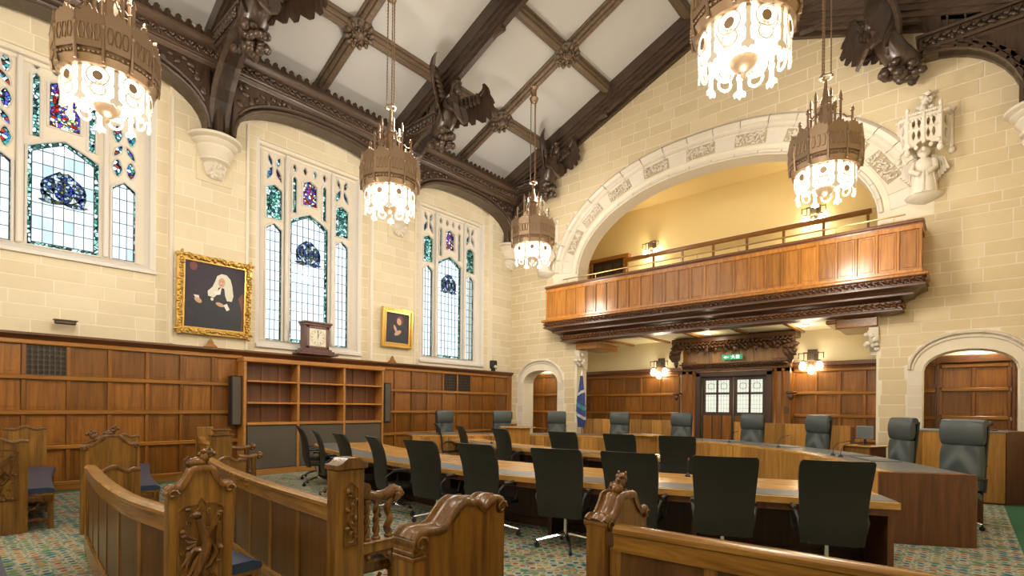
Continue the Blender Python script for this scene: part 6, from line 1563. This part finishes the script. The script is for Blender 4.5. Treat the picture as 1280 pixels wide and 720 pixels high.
ar.tube([(Xb_, ya, .97), (Xb_+.12, ya, .93), (Xb_+.20, ya, .93), (Xb_+.28, ya, .95)], [.035, .032, .035, .045], 8, sc=(1, 1.2)); ar.tube([(Xb_+.02, ya-.05, 1.0), (Xb_+.02, ya+.05, 1.0)], .045, 12)
ar.ball((Xb_+.32, ya, .935), (.055, .05, .055), 10, 8)
for k in range(12): a_ = 2*PI*k/12; ar.ball((Xb_+.295, ya+.05*math.cos(a_), .935+.05*math.sin(a_)), .022, 6, 4)
ar.ball((Xb_+.375, ya, .925), (.02, .022, .018), 6, 5)
ob('arm', ar, PEWC, t, smooth=60)
for xx in (Xb_+.06, Xb_+.14, Xb_+.25):
    m = M()
    for q in range(2 if xx < Xb_+.2 else 1):
        m.tube([(xx+.012*math.cos(k*.9+q*PI), ya+.012*math.sin(k*.9+q*PI), .63+.28*k/14) for k in range(15)], .016 if xx < Xb_+.2 else .028, 6)
    m.box(xx-.025, xx+.025, ya-.025, ya+.025, .60, .635, .006).box(xx-.025, xx+.025, ya-.025, ya+.025, .885, .915, .006); ob('baluster', m, PEWC, t, smooth=50)
ob('side_rail', M().box(Xb_-.01, Xb_+.34, ya-.03, ya+.03, .52, .60, .01).box(Xb_-.01, Xb_+.34, ya-.035, ya+.035, .585, .61, .008).box(Xb_, Xb_+.32, ya-.02, ya+.02, .14, .19, .006), PEW, t)
m = M().prism([(Xb_, .52), (Xb_, .34), (Xb_+.05, .44), (Xb_+.08, .46), (Xb_+.11, .50), (Xb_+.18, .50), (Xb_+.22, .46), (Xb_+.25, .44), (Xb_+.29, .36), (Xb_+.29, .52)], frame((0, ya+.015, 0), (1, 0, 0), (0, 0, 1)), 0, .03); m.ball((Xb_+.06, ya-.02, .49), .022, 6, 5).ball((Xb_+.24, ya-.02, .49), .022, 6, 5); ob('side_bracket', m, PEWC, t)
ob('leg', M().box(Xb_+.28, Xb_+.34, ya-.03, ya+.03, 0, .53, .008), PEW, t)
end_panel(t, 2.38, 2.86, 7.26, .86, 'lug', .05, False, False)
# row two beyond the cross aisle, with scrolled arms
t = pew('short curved oak pew with stepped end and scrolled arms beside the bookcase', [(2.98, 8.75), (3.2, 9.8), (3.62, 11.3)], .95)
ob('post', M().box(2.90, 3.20, 8.62, 8.72, 0, 1.13, .012).box(2.95, 3.15, 8.62, 8.72, 1.13, 1.20, .01), PEW, t); ob('post_cap', M().box(2.93, 3.17, 8.6, 8.74, 1.19, 1.22, .01).box(2.88, 3.22, 8.6, 8.74, 1.11, 1.14, .01), PEWC, t)
for zz, yy in ((.92, 8.67), (.80, 8.4)):
    m = M().tube([(3.2, yy, zz), (3.34, yy, zz-.02), (3.48, yy, zz+.0)], .035, 8); m.ball((3.53, yy, zz), (.05, .045, .05), 8, 6); m.box(3.40, 3.46, yy-.03, yy+.03, .42, zz)
    for k in range(8): m.ball((3.51, yy+.04*math.cos(k), zz+.045*math.sin(k)), .02, 5, 4)
    ob('arm', m, PEWC, t, smooth=60)
ob('far_post', M().box(3.55, 3.85, 11.35, 11.42, 0, 1.15, .012), PEW, t)
# row zero (behind): two sections
t = pew('oak pew at the left edge with dark carved end and black cushion', [(.58, 8.80), (.72, 10.2), (.96, 11.75)], .93)
end_panel(t, .28, .86, 8.72, 1.12, 'lug', .07, False, True)
end_panel(t, .86, 1.40, 11.85, 1.16, 'lug', .06, False, False)
t = pew('dark cushioned pew seat at the bottom left corner', [(-.16, 3.9), (-.18, 4.8), (-.15, 5.7), (-.09, 6.5)], .93)
# right of the aisle
t = pew('foreground oak pew hidden behind its wave-topped scrolled end', [(1.72, .2), (1.72, 1.1), (1.72, 2.02)], .68)
end_panel(t, 1.60, 2.27, 2.12, .925, 'wave', .15, False, False)
t = pew('oak pew in the right foreground with beast-topped scrolled end', [(2.66, -.6), (2.62, .4), (2.56, 1.46)], .93)
end_panel(t, 2.50, 3.0, 1.56, .955, 'ogee', .12, True, False)
